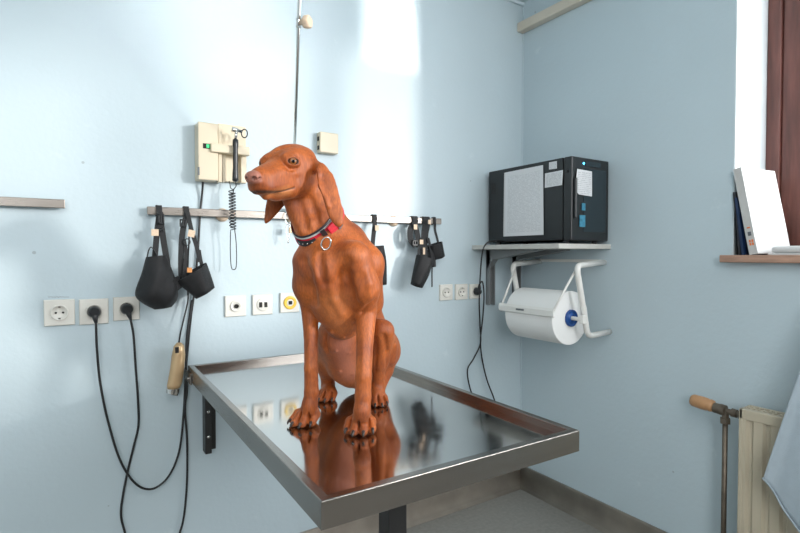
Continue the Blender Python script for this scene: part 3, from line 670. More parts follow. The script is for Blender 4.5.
m = MB(); m.box((RW - 0.016, 1.44, zt - 0.002), (RW, 1.84, zt + 0.012)); m.build('cross_strip', M['whitemetal'], t, bevel=0.002)
for q0, q1 in (((1.765, 1.395, zt - 0.035), (1.664, 1.425, 0.980)), ((1.765, 1.735, zt - 0.035), (1.664, 1.722, 0.980))): MB().tube([q0, q1], 0.0050, 10).build('tear_bar_arm', M['whitemetal'], t, smooth=True)
m = MB(); rs = []
for yy in (1.415, 1.730):
    rs.append([Vector((x - 0.034, yy, z + 0.001)) for x, z in ((1.694, 0.995), (1.688, 0.985), (1.690, 0.962), (1.700, 0.957), (1.703, 0.960), (1.694, 0.966), (1.692, 0.984), (1.700, 0.993))])
m.rings(rs); tb = m.build('tear_bar', M['whitemetal'], t)
m = MB(); m.box((1.6525, 1.575, 0.973), (1.6555, 1.62, 0.980)); m.build('embossed_mark', M['ink'], tb)
AXX, AXZ = 1.785, 1.22 - 0.272; RY, LY = 1.39, 1.74
m = MB(); m.cyl((AXX, RY - 0.018, AXZ), (AXX, LY + 0.01, AXZ), 0.0085, 16); m.box((AXX - 0.012, RY - 0.03, AXZ - 0.016), (AXX + 0.012, RY - 0.012, AXZ + 0.016)); m.build('axle', M['whitemetal'], t, bevel=0.001)
r = thing('paper_roll', (AXX, 1.6, AXZ - 0.118), 'large white paper towel roll with a blue hub on the wall holder', 'paper roll')
y0, y1 = 1.432, 1.705
MB().lathe((AXX, y0, AXZ), (AXX, y1, AXZ), [(0.0, 0.030), (0.0, 0.109), (0.0, 0.1125), (0.0006, 0.1142), (0.002, 0.115), (0.006, 0.115), (0.268, 0.115), (0.271, 0.115), (0.273, 0.113), (0.273, 0.111), (0.273, 0.03)], 64, False).build('paper', M['paperroll'], r, smooth=True)
MB().lathe((AXX, y0 - 0.001, AXZ), (AXX, y1, AXZ), [(0.0, 0.031), (0.0, 0.036), (0.27, 0.036), (0.27, 0.031), (0.0, 0.031)], 32, False).build('cardboard_core', M['card'], r, smooth=True)
hb_ = MB().lathe((AXX, y0 - 0.012, AXZ), (AXX, y1, AXZ), [(0.002, 0.010), (0.0, 0.014), (0.0, 0.018), (0.006, 0.020), (0.006, 0.030), (0.0, 0.032), (0.002, 0.036), (0.012, 0.036), (0.06, 0.030)], 32, False).build('blue_hub', M['blue'], r, smooth=True)

# ------------------------------------------------------------------ sill contents
TZ = 1.216
def slab(mb, pa, pb, lean, th, h):
    """standing cover: bottom edge pa->pb (on sill), leans by vector lean at the top, thickness th towards +y"""
    pa, pb, lean = Vector(pa), Vector(pb), Vector(lean)
    e = (pb - pa).normalized(); up = (Z * math.sqrt(max(0, h * h - lean.length_squared)) + lean)
    n = up.cross(e).normalized()
    if n.y < 0: n = -n
    n = n * th
    dz = Z * max(0, -n.z)
    b = [pa + dz, pb + dz, pb + n + dz, pa + n + dz]
    return b, up
t = thing('binder', (2.0, 0.86, TZ), 'thick white book leaning left on the window sill', 'book')
b, up = slab(None, (1.985, 0.812, TZ), (2.19, 0.788, TZ), (0, 0.056, 0), 0.029, 0.303)
n_ = (b[3] - b[0]); e_ = (b[1] - b[0]).normalized(); un = up.normalized(); nn = n_.normalized()
def obox(mb, o, e, le, n, ln, u, lu):
    return mb.hexa([o, o + e * le, o + e * le + n * ln, o + n * ln, o + u * lu, o + e * le + u * lu, o + e * le + n * ln + u * lu, o + n * ln + u * lu])
L_ = (b[1] - b[0]).length
m = MB(); obox(m, b[0], e_, L_, nn, 0.003, un, 0.31); obox(m, b[3] - nn * 0.003, e_, L_, nn, 0.003, un, 0.31); m.build('cover', M['binder'], t, bevel=0.001)
m = MB(); obox(m, b[0] + nn * 0.003, e_, 0.003, nn, 0.023, un, 0.31); sp_ = m.build('spine', M['spineg'], t)
m = MB(); obox(m, b[0] + nn * 0.003 + e_ * 0.0035 + un * 0.004, e_, L_ - 0.008, nn, 0.023, un, 0.302); m.build('pages', M['pages'], t)
m = MB()
for i, j in ((0, 0), (1, 0), (0, 1), (1, 1)): obox(m, b[0] + nn * (0.0065 + i * 0.0085) - e_ * 0.0008 + un * (0.032 + j * 0.011), e_, 0.0006, nn, 0.006, un, 0.009)
m.build('orange_mark', M['orange'], sp_)
m = MB(); obox(m, b[0] + nn * 0.009 - e_ * 0.0008 + un * 0.066, e_, 0.0006, nn, 0.011, un, 0.014); m.build('grey_mark', M['ink'], sp_)
m = MB(); obox(m, b[0] + nn * 0.009 - e_ * 0.0008 + un * 0.092, e_, 0.0006, nn, 0.010, un, 0.005); m.build('small_mark', M['orange'], sp_)
# two thin volumes behind
def thin(name, label, pa, pb, lean, th, h, mcover):
    r = thing(name, pa, label, 'book'); b, up = slab(None, pa, pb, lean, th, h)
    n = (b[3] - b[0]).normalized(); e = (b[1] - b[0]).normalized(); u = up.normalized(); L = (b[1] - b[0]).length
    m = MB(); obox(m, b[0], e, L, n, 0.002, u, h); obox(m, b[3] - n * 0.002, e, L, n, 0.002, u, h); obox(m, b[0], e, 0.002, n, th, u, h); m.build('cover', M[mcover], r)
    m = MB(); obox(m, b[0] + n * 0.002 + e * 0.003 + u * 0.003, e, L - 0.006, n, th - 0.004, u, h - 0.006); m.build('pages', M['pages'], r)
thin('thin_book', 'thin navy blue book wedged right behind the thick white one on the sill', (1.992, 0.857, TZ), (2.16, 0.846, TZ), (0, 0.026, 0), 0.0095, 0.205, 'navy')
thin('folder', 'thin black folder leaning on the window reveal behind the books', (1.996, 0.8695, TZ), (2.20, 0.8695, TZ), (0, 0.020, 0), 0.0095, 0.226, 'folder')
t = thing('white_case', (2.05, 0.66, TZ), 'flat white rounded case lying on the window sill in front of the books', 'case')
MB().box((1.985, 0.50, TZ), (2.15, 0.784, TZ + 0.006)).build('tray', M['binder'], t, bevel=0.003)
MB().box((1.990, 0.505, TZ + 0.006), (2.145, 0.778, TZ + 0.031)).build('lid', M['binder'], t, bevel=0.012, seg=4)

# ------------------------------------------------------------------ radiator, valve, pipe
t = thing('radiator', (1.94, 0.3, 0.12), 'cream ribbed panel radiator under the window', 'radiator')
RX0, RX1, RY0, RY1, RZ0, RZ1 = 1.892, 1.972, -0.25, 0.822, 0.12, 0.70
pf = []; yy = RY1 - 0.02; 
prof = [(RX0, RY1)]
while yy > RY0 + 0.05:
    prof += [(RX0, yy), (RX0 + 0.009, yy - 0.008), (RX0 + 0.009, yy - 0.016), (RX0, yy - 0.024)]; yy -= 0.05
prof += [(RX0, RY0), (RX0 + 0.014, RY0), (RX0 + 0.014, RY1)]
m = MB(); m.rings([[Vector((x, y, RZ0)) for x, y in prof], [Vector((x, y, RZ1 - 0.03)) for x, y in prof]]); m.build('ribbed_panel', M['radiator'], t)
m = MB(); m.box((RX0 - 0.002, RY0, RZ1 - 0.034), (RX0 + 0.014, RY1, RZ1)); m.box((RX0 - 0.002, RY1 - 0.012, RZ0), (RX0 + 0.014, RY1 + 0.001, RZ1)); m.build('panel_border', M['radiator'], t, bevel=0.003)
m = MB(); m.box((RX0 + 0.014, RY1 - 0.006, RZ0 + 0.02), (RX1, RY1, RZ1 - 0.002)); m.box((RX1 - 0.012, RY0, RZ0), (RX1, RY1, RZ1 - 0.002)); m.build('side_cover', M['radiator'], t)
m = MB()
m.box((RX0 + 0.014, RY0, RZ1 - 0.008), (RX0 + 0.022, RY1, RZ1 - 0.001)); m.box((RX1 - 0.02, RY0, RZ1 - 0.008), (RX1 - 0.012, RY1, RZ1 - 0.001)); m.box((RX0 + 0.038, RY0, RZ1 - 0.006), (RX0 + 0.043, RY1, RZ1 - 0.001))
y_ = RY1 - 0.004
while y_ > RY0: m.box((RX0 + 0.016, y_ - 0.004, RZ1 - 0.006), (RX1 - 0.014, y_, RZ1 - 0.002)); y_ -= 0.016
m.build('top_grille', M['radiator'], t)
m = MB(); m.box((RX0 + 0.016, RY0 + 0.01, RZ0 + 0.02), (RX1 - 0.014, RY1 - 0.008, RZ1 - 0.04)); m.build('convector_core', M['darkhole'], t)
m = MB()
for y in (0.7, 0.0): MB().box((RX1, y - 0.02, 0.35), (RW - 0.001, y + 0.02, 0.60)).build('wall_bracket', M['radiator'], t)
vz = RZ1 - 0.035; vx = 1.935
t = thing('radiator_valve', (vx, 0.88, vz), 'radiator valve with a tan thermostat knob at the top of the bare pipe', 'valve')
m = MB(); m.lathe((vx, 0.923, vz + 0.008), (vx, 1.2, vz + 0.008 + 0.02), [(0, 0.012), (0.002, 0.020), (0.012, 0.0225), (0.018, 0.020), (0.022, 0.0225), (0.04, 0.0235), (0.070, 0.0225), (0.078, 0.019), (0.080, 0.010)], 24); m.build('thermostat_knob', M['brass'], t, smooth=True)
m = MB(); m.lathe((vx, 0.824, vz), (vx, 0.93, vz + 0.005), [(0, 0.009), (0.004, 0.009), (0.0045, 0.015), (0.016, 0.015), (0.017, 0.010), (0.022, 0.010), (0.023, 0.014), (0.04, 0.015), (0.042, 0.010), (0.052, 0.010), (0.058, 0.010), (0.060, 0.0185), (0.075, 0.0195), (0.085, 0.018), (0.098, 0.018)], 20)
m.lathe((vx, 0.885, vz), (vx, 0.885, vz - 0.1), [(0, 0.012), (0.022, 0.012), (0.023, 0.017), (0.042, 0.017), (0.044, 0.010)], 6); m.build('valve_body', M['pipe'], t)
tag(MB().cyl((vx, 0.885, 0.0), (vx, 0.885, vz - 0.03), 0.0085, 16).build('heating_pipe', M['pipe'], None, smooth=True), 'vertical bare metal heating pipe going down beside the radiator', 'pipe')

# coat hanging from a hook under the sill
hk = Vector((1.952, 0.44, 1.165))
t = thing('coat_hook', hk, 'small metal hook under the window sill holding the coat', 'hook')
m = MB(); m.tube(spline([(1.999, 0.44, 1.188), (1.985, 0.44, 1.16), (1.955, 0.44, 1.145), (1.93, 0.44, 1.155), (1.925, 0.44, 1.175)], 5), 0.0035, 8); m.build('hook_bar', M['chrome'], t, smooth=True)
t = thing('coat', (1.80, 0.50, 0.45), 'pale blue-grey cotton coat hanging in front of the radiator', 'coat')
m = MB(); ny, nz = 56, 34; idx = []
def coat_pt(u, v):
    # u 0 = left edge .. 1, v 0 = hem .. 1 = hook
    zh = 0.515 - 0.14 * (1 - (1 - min(1, u / 0.3)) ** 1.6) if u < 0.3 else 0.375
    z = zh + v * (1.17 - zh)
    yl = 0.715 - 0.214 * (z - 0.52)
    if v > 0.82: yl = yl + (0.455 - yl) * ((v - 0.82) / 0.18) ** 1.5
    yr = 0.88 - yl
    y = yl * (1 - u) + yr * u
    fold = math.sin(u * 19 + 0.8 * v) * 0.018 * (1 - 0.6 * v) + math.sin(u * 41 + 2 * v) * 0.005 * (1 - v)
    x = 1.845 + 0.075 * v ** 2 + fold - 0.035 * (1 - v)
    return Vector((x, y, z))
for j in range(nz):
    for i in range(ny): m.v.append(coat_pt(i / (ny - 1), j / (nz - 1)))
for j in range(nz - 1):
    for i in range(ny - 1):
        a = j * ny + i; m.f.append((a, a + 1, a + ny + 1, a + ny))
m.build('fabric', M['cloth'], t, smooth=True, solid=0.002)
m = MB(); m.tube([coat_pt(i / 40, 0.0) + Vector((-0.002, 0, 0.006)) for i in range(41)], 0.0028, 6); m.build('hem', M['cloth'], t, smooth=True)

# ------------------------------------------------------------------ THE DOG (signed distance field -> one continuous skin)
ZS = 1.047
def D(px, py, z): return K(px, py, z * ZS)
def npv(p): return np.array(p, dtype=np.float32)
prims = []     # (kind, data, k, bbox lo, bbox hi)
def cone(a, b, ra, rb, k=0.02, sub=False):
    a, b = npv(a), npv(b); R = max(ra, rb)
    prims.append(('cone', (a, b, ra, rb), k, np.minimum(a, b) - R, np.maximum(a, b) + R, sub))
def chain(pts, rs, k=0.02):
    for i in range(len(pts) - 1): cone(pts[i], pts[i + 1], rs[i], rs[i + 1], k)
def ell(c, ax, r, k=0.015, sub=False):
    """ellipsoid: centre, 3 axis vectors, 3 radii"""
    A = np.array([list(Vector(v).normalized()) for v in ax], dtype=np.float32); R = max(r)
    c = npv(c); prims.append(('ell', (c, A, np.array(r, dtype=np.float32)), k, c - R, c + R, sub))
def dist(pr, P):
    kind, d = pr[0], pr[1]
    if kind == 'cone':
        a, b, ra, rb = d; ab = b - a; L2 = float(ab @ ab) + 1e-12
        q = P - a; t = np.clip((q @ ab) / L2, 0, 1)
        return np.linalg.norm(q - t[..., None] * ab, axis=-1) - (ra + (rb - ra) * t)
    c, A, r = d; q = (P - c) @ A.T
    k0 = np.linalg.norm(q / r, axis=-1); k1 = np.linalg.norm(q / (r * r), axis=-1) + 1e-9
    return k0 * (k0 - 1) / k1
def smin(a, b, k):
    h = np.maximum(k - np.abs(a - b), 0) / k
    return np.minimum(a, b) - h * h * k * 0.25
def field(P):
    f = np.full(P.shape[:-1], 0.06, dtype=np.float32)
    for pr in prims:
        d = dist(pr, P)
        f = -smin(-f, d, pr[2]) if pr[5] else smin(f, d, pr[2])
    return f

# axes in the camera's horizontal frame: r right, q towards the camera
r_, q_ = RT, -FH
# --- trunk
ch0 = D(336, 262, 1.16); 
chain([D(344, 246, 1.225), D(353, 284, 1.29), D(361, 335, 1.37), D(364, 362, 1.43)], [0.052, 0.066, 0.067, 0.062], 0.04)      # back
chain([D(331, 262, 1.145), D(338, 298, 1.175), D(343, 321, 1.185)], [0.066, 0.063, 0.046], 0.03)    # rib cage
cone(D(325, 272, 1.105), D(333, 308, 1.145), 0.036, 0.026, 0.03)        # breast bone
cone(D(339, 336, 1.262), D(346, 362, 1.325), 0.056, 0.054, 0.022)       # belly
cone(D(347, 366, 1.30), D(352, 376, 1.34), 0.036, 0.032, 0.03)
cone(D(349, 240, 1.195), D(365, 264, 1.175), 0.034, 0.040, 0.04)
cone(D(365, 264, 1.175), D(366, 302, 1.25), 0.040, 0.045, 0.03)
# --- neck
chain([D(337, 250, 1.18), D(320, 224, 1.165), D(311, 196, 1.160), D(306, 182, 1.155)], [0.064, 0.055, 0.045, 0.040], 0.028)
chain([D(306, 228, 1.125), D(298, 213, 1.125), D(289, 203, 1.11)], [0.026, 0.019, 0.012], 0.02)      # loose throat
# --- shoulders and fore legs
def leg(sh, pts, rs, k=0.022): chain([sh] + pts, rs, k)
leg(D(309, 262, 1.15), [D(308, 286, 1.16), D(309.5, 305, 1.175)], [0.039, 0.032, 0.0215])
leg(D(309.5, 305, 1.175), [D(311, 335, 1.165), D(311, 368, 1.148), D(311.5, 392, 1.145), D(309.5, 410, 1.14)], [0.0215, 0.0170, 0.0160, 0.0170, 0.0160], 0.004)
leg(D(354, 258, 1.10), [D(363, 288, 1.115), D(366, 309, 1.145)], [0.040, 0.035, 0.0255])
leg(D(366, 309, 1.145), [D(365, 340, 1.115), D(363.5, 376, 1.088), D(363, 396, 1.084), D(362, 414, 1.08)], [0.0262, 0.0195, 0.0185, 0.0182, 0.0170], 0.004)
# --- hind legs
chain([D(358, 366, 1.43), D(343, 352, 1.37), D(331, 341, 1.30)], [0.062, 0.050, 0.033], 0.03)
chain([D(331, 341, 1.30), D(327, 365, 1.35), D(328, 386, 1.405)], [0.033, 0.026, 0.017], 0.022)
chain([D(328, 386, 1.405), D(328, 393, 1.345)], [0.017, 0.0155], 0.015)
chain([D(370, 366, 1.43), D(379, 350, 1.36), D(383, 331, 1.27)], [0.060, 0.054, 0.026], 0.03)
chain([D(383, 331, 1.27), D(380, 362, 1.30), D(377.5, 388, 1.325), D(377, 394, 1.31)], [0.025, 0.0165, 0.0155, 0.0165], 0.018)
cone(D(384, 372, 1.36), D(378, 390, 1.345), 0.024, 0.016, 0.02)
# --- tail behind
chain([D(368, 378, 1.49), D(380, 385, 1.54), D(392, 384, 1.56)], [0.020, 0.013, 0.007], 0.02)
# --- paws
claws = []; GRV = []
def paw(c, fwd, side, rear=0.02, s=1.0):
    """c on the table plane under the paw centre; fwd, side unit vectors"""
    c = Vector((c[0], c[1], SZ)); fwd = Vector(fwd).normalized(); side = Vector(side).normalized()
    cone(c - fwd * 0.012 * s + Z * 0.019 * s, c + fwd * 0.010 * s + Z * 0.015 * s, 0.0195 * s, 0.0155 * s, 0.012)
    for o in (-0.0145, 0.0, 0.0145):
        g0 = c + side * o * s; d = (fwd + side * o * 12).normalized()
        GRV.append((g0 + d * 0.026 * s + Z * 0.022 * s, (d, Z, d.cross(Z)), (0.020 * s, 0.011 * s, 0.0021)))
    for i, (o, fl) in enumerate(((-0.020, 0.006), (-0.0075, 0.020), (0.0075, 0.020), (0.020, 0.006))):
        b = c + side * o * s + fwd * fl * s
        d = (fwd + side * o * 12).normalized()
        k1 = b + Z * 0.018 * s - d * 0.004; k2 = b + d * 0.012 * s + Z * 0.0095 * s
        cone(b - d * 0.016 * s + Z * 0.017 * s, k1, 0.0095 * s, 0.0100 * s, 0.006)
        cone(k1, k2, 0.0100 * s, 0.0085 * s, 0.0035)
        claws.append((k2 + d * 0.0055 * s + Z * 0.002, d, s))
pf_l = D(306, 418, 1.135); pf_r = D(361, 430, 1.070)
pf_l = KH(307, 423, SZ + 0.0); pf_r = KH(361, 430.5, SZ)
paw(pf_l, -FH * 0.9 - RT * 0.35, RT * 0.9 - FH * 0.35, s=1.15); paw(pf_r, -FH * 1.0 - RT * 0.05, RT, s=1.2)
ph_l = KH(328, 399.5, SZ); ph_r = KH(377.5, 404, SZ)
paw(ph_l, -FH * 1.0 - RT * 0.3, RT * 1.0 - FH * 0.3, s=0.95); paw(ph_r, -FH * 1.0 + RT * 0.12, RT * 1.0 + FH * 0.12, s=0.95)
def wrist(pp, top, r):
    cone(Vector((pp[0], pp[1], SZ + 0.022)), top, r * 1.05, r, 0.012)
wrist(pf_l, D(309.5, 405, 1.142), 0.0165); wrist(pf_r, D(362, 411, 1.074), 0.0168)
wrist(ph_l, D(328, 390, 1.36), 0.0155); wrist(ph_r, D(377, 391, 1.315), 0.0155)

for g_ in GRV: ell(g_[0], g_[1], g_[2], 0.004, True)
NB = len(prims)
# --- head, local frame: x forward, y dog's left, z up
HA = math.radians(22); HP = math.radians(14)
hf0 = (q_ * math.cos(HA) - r_ * math.sin(HA)).normalized()
hl = Z.cross(hf0).normalized()
hf = (hf0 * math.cos(HP) - Z * math.sin(HP)).normalized(); hu = hf.cross(hl).normalized()
HO = D(279.0, 163, 1.075)      # midpoint between the eyes
def H(x, y, z): return HO + hf * x + hl * y + hu * z
AX = (hf, hl, hu)
ell(H(-0.052, 0, -0.004), AX, (0.064, 0.052, 0.042), 0.02)                # cranium
ell(H(-0.028, 0, 0.010), AX, (0.036, 0.036, 0.022), 0.014)                 # forehead
cone(H(-0.086, 0, -0.024), H(-0.05, 0, -0.012), 0.030, 0.036, 0.02)
for s in (-1, 1):
    ell(H(-0.040, s * 0.030, -0.034), AX, (0.040, 0.024, 0.036), 0.016)   # cheek
    ell(H(0.000, s * 0.0255, 0.0135), AX, (0.019, 0.013, 0.009), 0.010)    # brow
    cone(H(0.000, s * 0.020, -0.016), H(0.068, s * 0.0140, -0.026), 0.022, 0.0165, 0.014)  # muzzle side
    cone(H(0.012, s * 0.0185, -0.038), H(0.072, s * 0.0150, -0.042), 0.0195, 0.0160, 0.008)  # flews
    cone(H(0.010, s * 0.019, -0.046), H(0.045, s * 0.0165, -0.048), 0.015, 0.013, 0.008)
    cone(H(-0.020, s * 0.022, -0.050), H(0.030, s * 0.014, -0.056), 0.020, 0.013, 0.012)
cone(H(0.004, 0, -0.008), H(0.078, 0, -0.020), 0.020, 0.0170, 0.014)      # bridge
ell(H(0.082, 0, -0.036), AX, (0.017, 0.023, 0.022), 0.010)                # blunt front of the muzzle
cone(H(-0.030, 0, -0.048), H(0.064, 0, -0.061), 0.024, 0.0110, 0.008)     # lower jaw
cone(H(-0.034, 0, -0.056), H(0.030, 0, -0.0655), 0.026, 0.011, 0.02)
for s in (-1, 1):
    cone(H(-0.050, s * 0.028, -0.050), H(0.004, s * 0.022, -0.060), 0.024, 0.0155, 0.014)   # jaw corner
# nose leather
ell(H(0.0965, 0, -0.0210), AX, (0.0135, 0.0195, 0.0140), 0.004)
def ml(f, s): return H(0.0935 - 0.090 * f, s * (0.0175 + 0.018 * min(1, f * 3) + 0.001 * f), -0.0520 - 0.0035 * math.sin(f * 3.14) - 0.003 * f)
for s in (-1, 1):
    ell(H(0.1060, s * 0.0095, -0.0225), (hf, hl, hu), (0.0065, 0.0045, 0.0038), 0.002, True)
    ell(H(0.0980, s * 0.0178, -0.0240), (hf, hl, hu), (0.0055, 0.0045, 0.0024), 0.002, True)
    pass
    # eye socket
    ec = H(0.0015, s * 0.0335, 0.0005)
    ell(H(0.008, s * 0.0385, 0.0), (hf, hl, hu), (0.020, 0.016, 0.014), 0.014, True)
EYES = []
for s in (-1, 1):
    c = H(0.0020, s * 0.0345, 0.0010); out = (hf * 0.60 + hl * s * 0.80 + hu * 0.06).normalized(); EYES.append((c, out, s))
    e1 = Z.cross(out).normalized()
    ell(c, (out, e1, out.cross(e1)), (0.0150, 0.0190, 0.0150), 0.006)      # lids
    ell(c + out * 0.012, (out, e1, out.cross(e1)), (0.0095, 0.0124, 0.0064), 0.0015, True)
# ears: thin leaves
def ear(root, pts, wd, th=0.0042):
    """pts: list of (centre, half width, width dir)"""
    for i in range(len(pts) - 1):
        (c0, w0, d0), (c1, w1, d1) = pts[i], pts[i + 1]
        n = 4
        for j in range(n):
            f = (j + 0.5) / n; c = c0.lerp(c1, f); w = w0 * (1 - f) + w1 * f; dd = (d0.lerp(d1, f)).normalized()
            ax = (c1 - c0).normalized(); nrm = ax.cross(dd).normalized(); dd = nrm.cross(ax)
            ell(c, (ax, dd, nrm), ((c1 - c0).length / n * 1.15, w, th), 0.006)
N0 = len(prims)
ed = (hf * -0.6 + hl * 0.3).normalized()
wdl = (RT * 1.0 + Z * 0.15).normalized()
ear(None, [(D(319.5, 167, 1.098), 0.012, (hf * 0.7 - hu * 0.2)), (D(325.5, 174, 1.082), 0.015, (RT * 0.9 - Z * 0.3)), (D(329.5, 186, 1.073), 0.0165, (RT + Z * 0.2 + FH * 0.25)), (D(332, 200, 1.066), 0.0180, (RT + Z * 0.15 + FH * 0.2)), (D(335.5, 213, 1.062), 0.0170, (RT + Z * 0.1 + FH * 0.2)), (D(338, 221, 1.06), 0.0105, (RT + Z * 0.1)), (D(339.5, 226, 1.06), 0.004, RT)], None)
cone(H(-0.064, 0.032, 0.004), D(320, 169, 1.094), 0.014, 0.009, 0.015)    # ear root fold
cone(D(321, 167, 1.09), D(327, 177, 1.083), 0.008, 0.006, 0.008)
cone(D(327, 177, 1.083), D(333.5, 197, 1.072), 0.0065, 0.0045, 0.006)
cone(D(318, 170, 1.075), D(321, 186, 1.060), 0.0045, 0.0055, 0.006)      # front fold of the ear
cone(D(321, 186, 1.060), D(328, 206, 1.056), 0.0055, 0.0035, 0.006)
cone(D(321.5, 176, 1.062), D(325, 194, 1.052), 0.0075, 0.005, 0.005, True)       # rolled rear edge
cone(H(-0.062, -0.036, 0.010), D(293, 172, 1.175), 0.014, 0.010, 0.012)
ear(None, [(D(291, 172, 1.175), 0.013, RT), (D(286, 186, 1.17), 0.020, (RT * 1.0 + Z * 0.0)), (D(276, 201, 1.155), 0.022, (RT * 0.9 - Z * 0.2)), (D(271.5, 211, 1.145), 0.015, (RT - Z * 0.6)), (D(266, 222, 1.14), 0.004, (RT - Z * 0.6))], None, 0.004)

def surf(px, py, z0=0.95, z1=1.5):
    zs_ = np.linspace(z0, z1, 300, dtype=np.float32)
    a_ = np.array(D(px, py, z0)); b_ = np.array(D(px, py, z1)); t_ = ((zs_ - z0) / (z1 - z0))[:, None]
    P = (a_ + (b_ - a_) * t_).astype(np.float32); f = np.full(len(P), 0.06, dtype=np.float32)
    for pr in prims[:NS]:
        d = dist(pr, P); f = -smin(-f, d, pr[2]) if pr[5] else smin(f, d, pr[2])
    w_ = np.where(f < 0)[0]
    return Vector(P[w_[0]].tolist()) if len(w_) else None
NS = len(prims); _g = []
def groove(pts, r=0.003, k=0.008):
    q = [surf(*p) for p in pts]
    for a, b in zip(q, q[1:]):
        if a is not None and b is not None and (a - b).length < 0.06: _g.append((a, b, r, k))
def ridge(pts, r=0.004, k=0.012):
    q = [surf(*p) for p in pts]
    for a, b in zip(q, q[1:]):
        if a is not None and b is not None and (a - b).length < 0.06: _g.append((a + FH * (r * 0.5), b + FH * (r * 0.5), -r, k))
groove([(300, 206), (303, 216), (306, 228)], 0.003, 0.018); groove([(311, 200), (315, 212), (318, 224)], 0.0025, 0.016)
groove([(320, 256), (321, 270), (324, 284)], 0.005, 0.014)               # between the breast muscles
groove([(304, 262), (308, 274), (311, 288), (314, 300)], 0.005, 0.022)  # right shoulder edge
groove([(346, 262), (345, 276), (349, 290), (354, 303)], 0.006, 0.022)  # left shoulder edge
ridge([(366, 272), (369, 284), (370, 296)], 0.003, 0.014)
groove([(362, 312), (368, 306), (375, 300)], 0.003, 0.008)
ridge([(331, 288), (334, 300), (341, 314)], 0.004, 0.012)
groove([(384, 336), (387, 352), (387, 366)], 0.004, 0.010); ridge([(391, 328), (395, 345), (393, 362)], 0.004, 0.012)
groove([(376, 338), (376, 355), (375, 370)], 0.003, 0.006)
groove([(326, 336), (328, 352), (331, 370)], 0.0035, 0.008)
ridge([(363.5, 340), (363, 360), (362.5, 380)], 0.0025, 0.006); ridge([(309.5, 330), (309.5, 350), (309.5, 375)], 0.0025, 0.006)
groove([(277, 150), (283, 147), (290, 146)], 0.002, 0.010)
groove([(284, 168), (290, 170), (296, 168)], 0.0012, 0.006)
for a, b, r, k in _g: cone(a, b, abs(r), abs(r), k, r > 0)
# nipples on the bare belly
def _f1(p):
    f = 0.06; P = np.array(p, dtype=np.float32)[None, :]
    f = np.full(1, 0.06, dtype=np.float32)
    for pr in prims[:NB]: f = smin(f, dist(pr, P), pr[2])
    return float(f[0])
for (nx0, ny0) in ((332, 332), (344, 337), (336, 350), (349, 352), (340, 371), (353, 373)):
    zc = 1.02
    while zc < 1.45:
        if _f1(D(nx0, ny0, zc)) < 0: break
        zc += 0.006
    if zc < 1.45:
        cone(D(nx0, ny0, zc + 0.004), D(nx0, ny0 + 1.0, zc - 0.003), 0.0042, 0.0032, 0.004)
# --- evaluate on a grid
LO = np.min([p[3] for p in prims], axis=0) - 0.012; HI = np.max([p[4] for p in prims], axis=0) + 0.012
VX = 0.0022
dims = np.ceil((HI - LO) / VX).astype(int) + 1
axs = [LO[i] + VX * np.arange(dims[i], dtype=np.float32) for i in range(3)]
Fd = np.full(dims, 0.06, dtype=np.float32)
for pr in prims:
    mg = pr[2] + 0.012
    i0 = np.maximum(((pr[3] - mg - LO) / VX).astype(int), 0); i1 = np.minimum(((pr[4] + mg - LO) / VX).astype(int) + 2, dims)
    gx, gy, gz = np.meshgrid(axs[0][i0[0]:i1[0]], axs[1][i0[1]:i1[1]], axs[2][i0[2]:i1[2]], indexing='ij')
    P = np.stack([gx, gy, gz], -1).astype(np.float32)
    s_ = (slice(i0[0], i1[0]), slice(i0[1], i1[1]), slice(i0[2], i1[2]))
    d = dist(pr, P); cur = Fd[s_]
    Fd[s_] = -smin(-cur, d, pr[2]) if pr[5] else smin(cur, d, pr[2])
# flatten at the table
zz = axs[2][None, None, :]
Fd = np.maximum(Fd, (SZ + 0.0005) - zz)

def surface_nets(Fv, lo, h):
    S_ = Fv < 0
    nx, ny, nz = Fv.shape
    cnt = np.zeros((nx - 1, ny - 1, nz - 1), dtype=np.float32); acc = np.zeros((nx - 1, ny - 1, nz - 1, 3), dtype=np.float32)
    corners = [(i, j, k) for i in (0, 1) for j in (0, 1) for k in (0, 1)]
    sub = lambda A, c: A[c[0]:nx - 1 + c[0], c[1]:ny - 1 + c[1], c[2]:nz - 1 + c[2]]
    for a in corners:
        for ax in range(3):
            if a[ax]: continue
            b = list(a); b[ax] = 1
            fa, fb = sub(Fv, a), sub(Fv, b); cr = (fa < 0) != (fb < 0)
            t = np.where(cr, fa / np.where(cr, fa - fb, 1), 0)
            cnt += cr
            for q in range(3):
                acc[..., q] += np.where(cr, a[q] + (t if q == ax else 0), 0)
    act = cnt > 0; idx = -np.ones(cnt.shape, dtype=np.int64); ii = np.argwhere(act); idx[act] = np.arange(len(ii))
    V = (ii + acc[act] / cnt[act][:, None]) * h + lo
    faces = []
    for ax in range(3):
        sl0 = [slice(1, -1)] * 3; sl0[ax] = slice(0, -1); sl1 = [slice(1, -1)] * 3; sl1[ax] = slice(1, None)
        A = S_[tuple(sl0)]; Bq = S_[tuple(sl1)]
        e = np.argwhere(A != Bq)
        off = np.ones(3, dtype=int); off[ax] = 0; g = e + off
        flip = A[tuple(e.T)]
        u, v = (ax + 1) % 3, (ax + 2) % 3
        du = np.zeros(3, dtype=int); du[u] = 1; dv = np.zeros(3, dtype=int); dv[v] = 1
        q = [idx[tuple((g - du - dv).T)], idx[tuple((g - dv).T)], idx[tuple(g.T)], idx[tuple((g - du).T)]]
        Q = np.stack(q, 1); Q[~flip] = Q[~flip][:, ::-1]
        faces.append(Q)
    return V, np.concatenate(faces)
V_, Q_ = surface_nets(Fd, LO.astype(np.float64), VX)
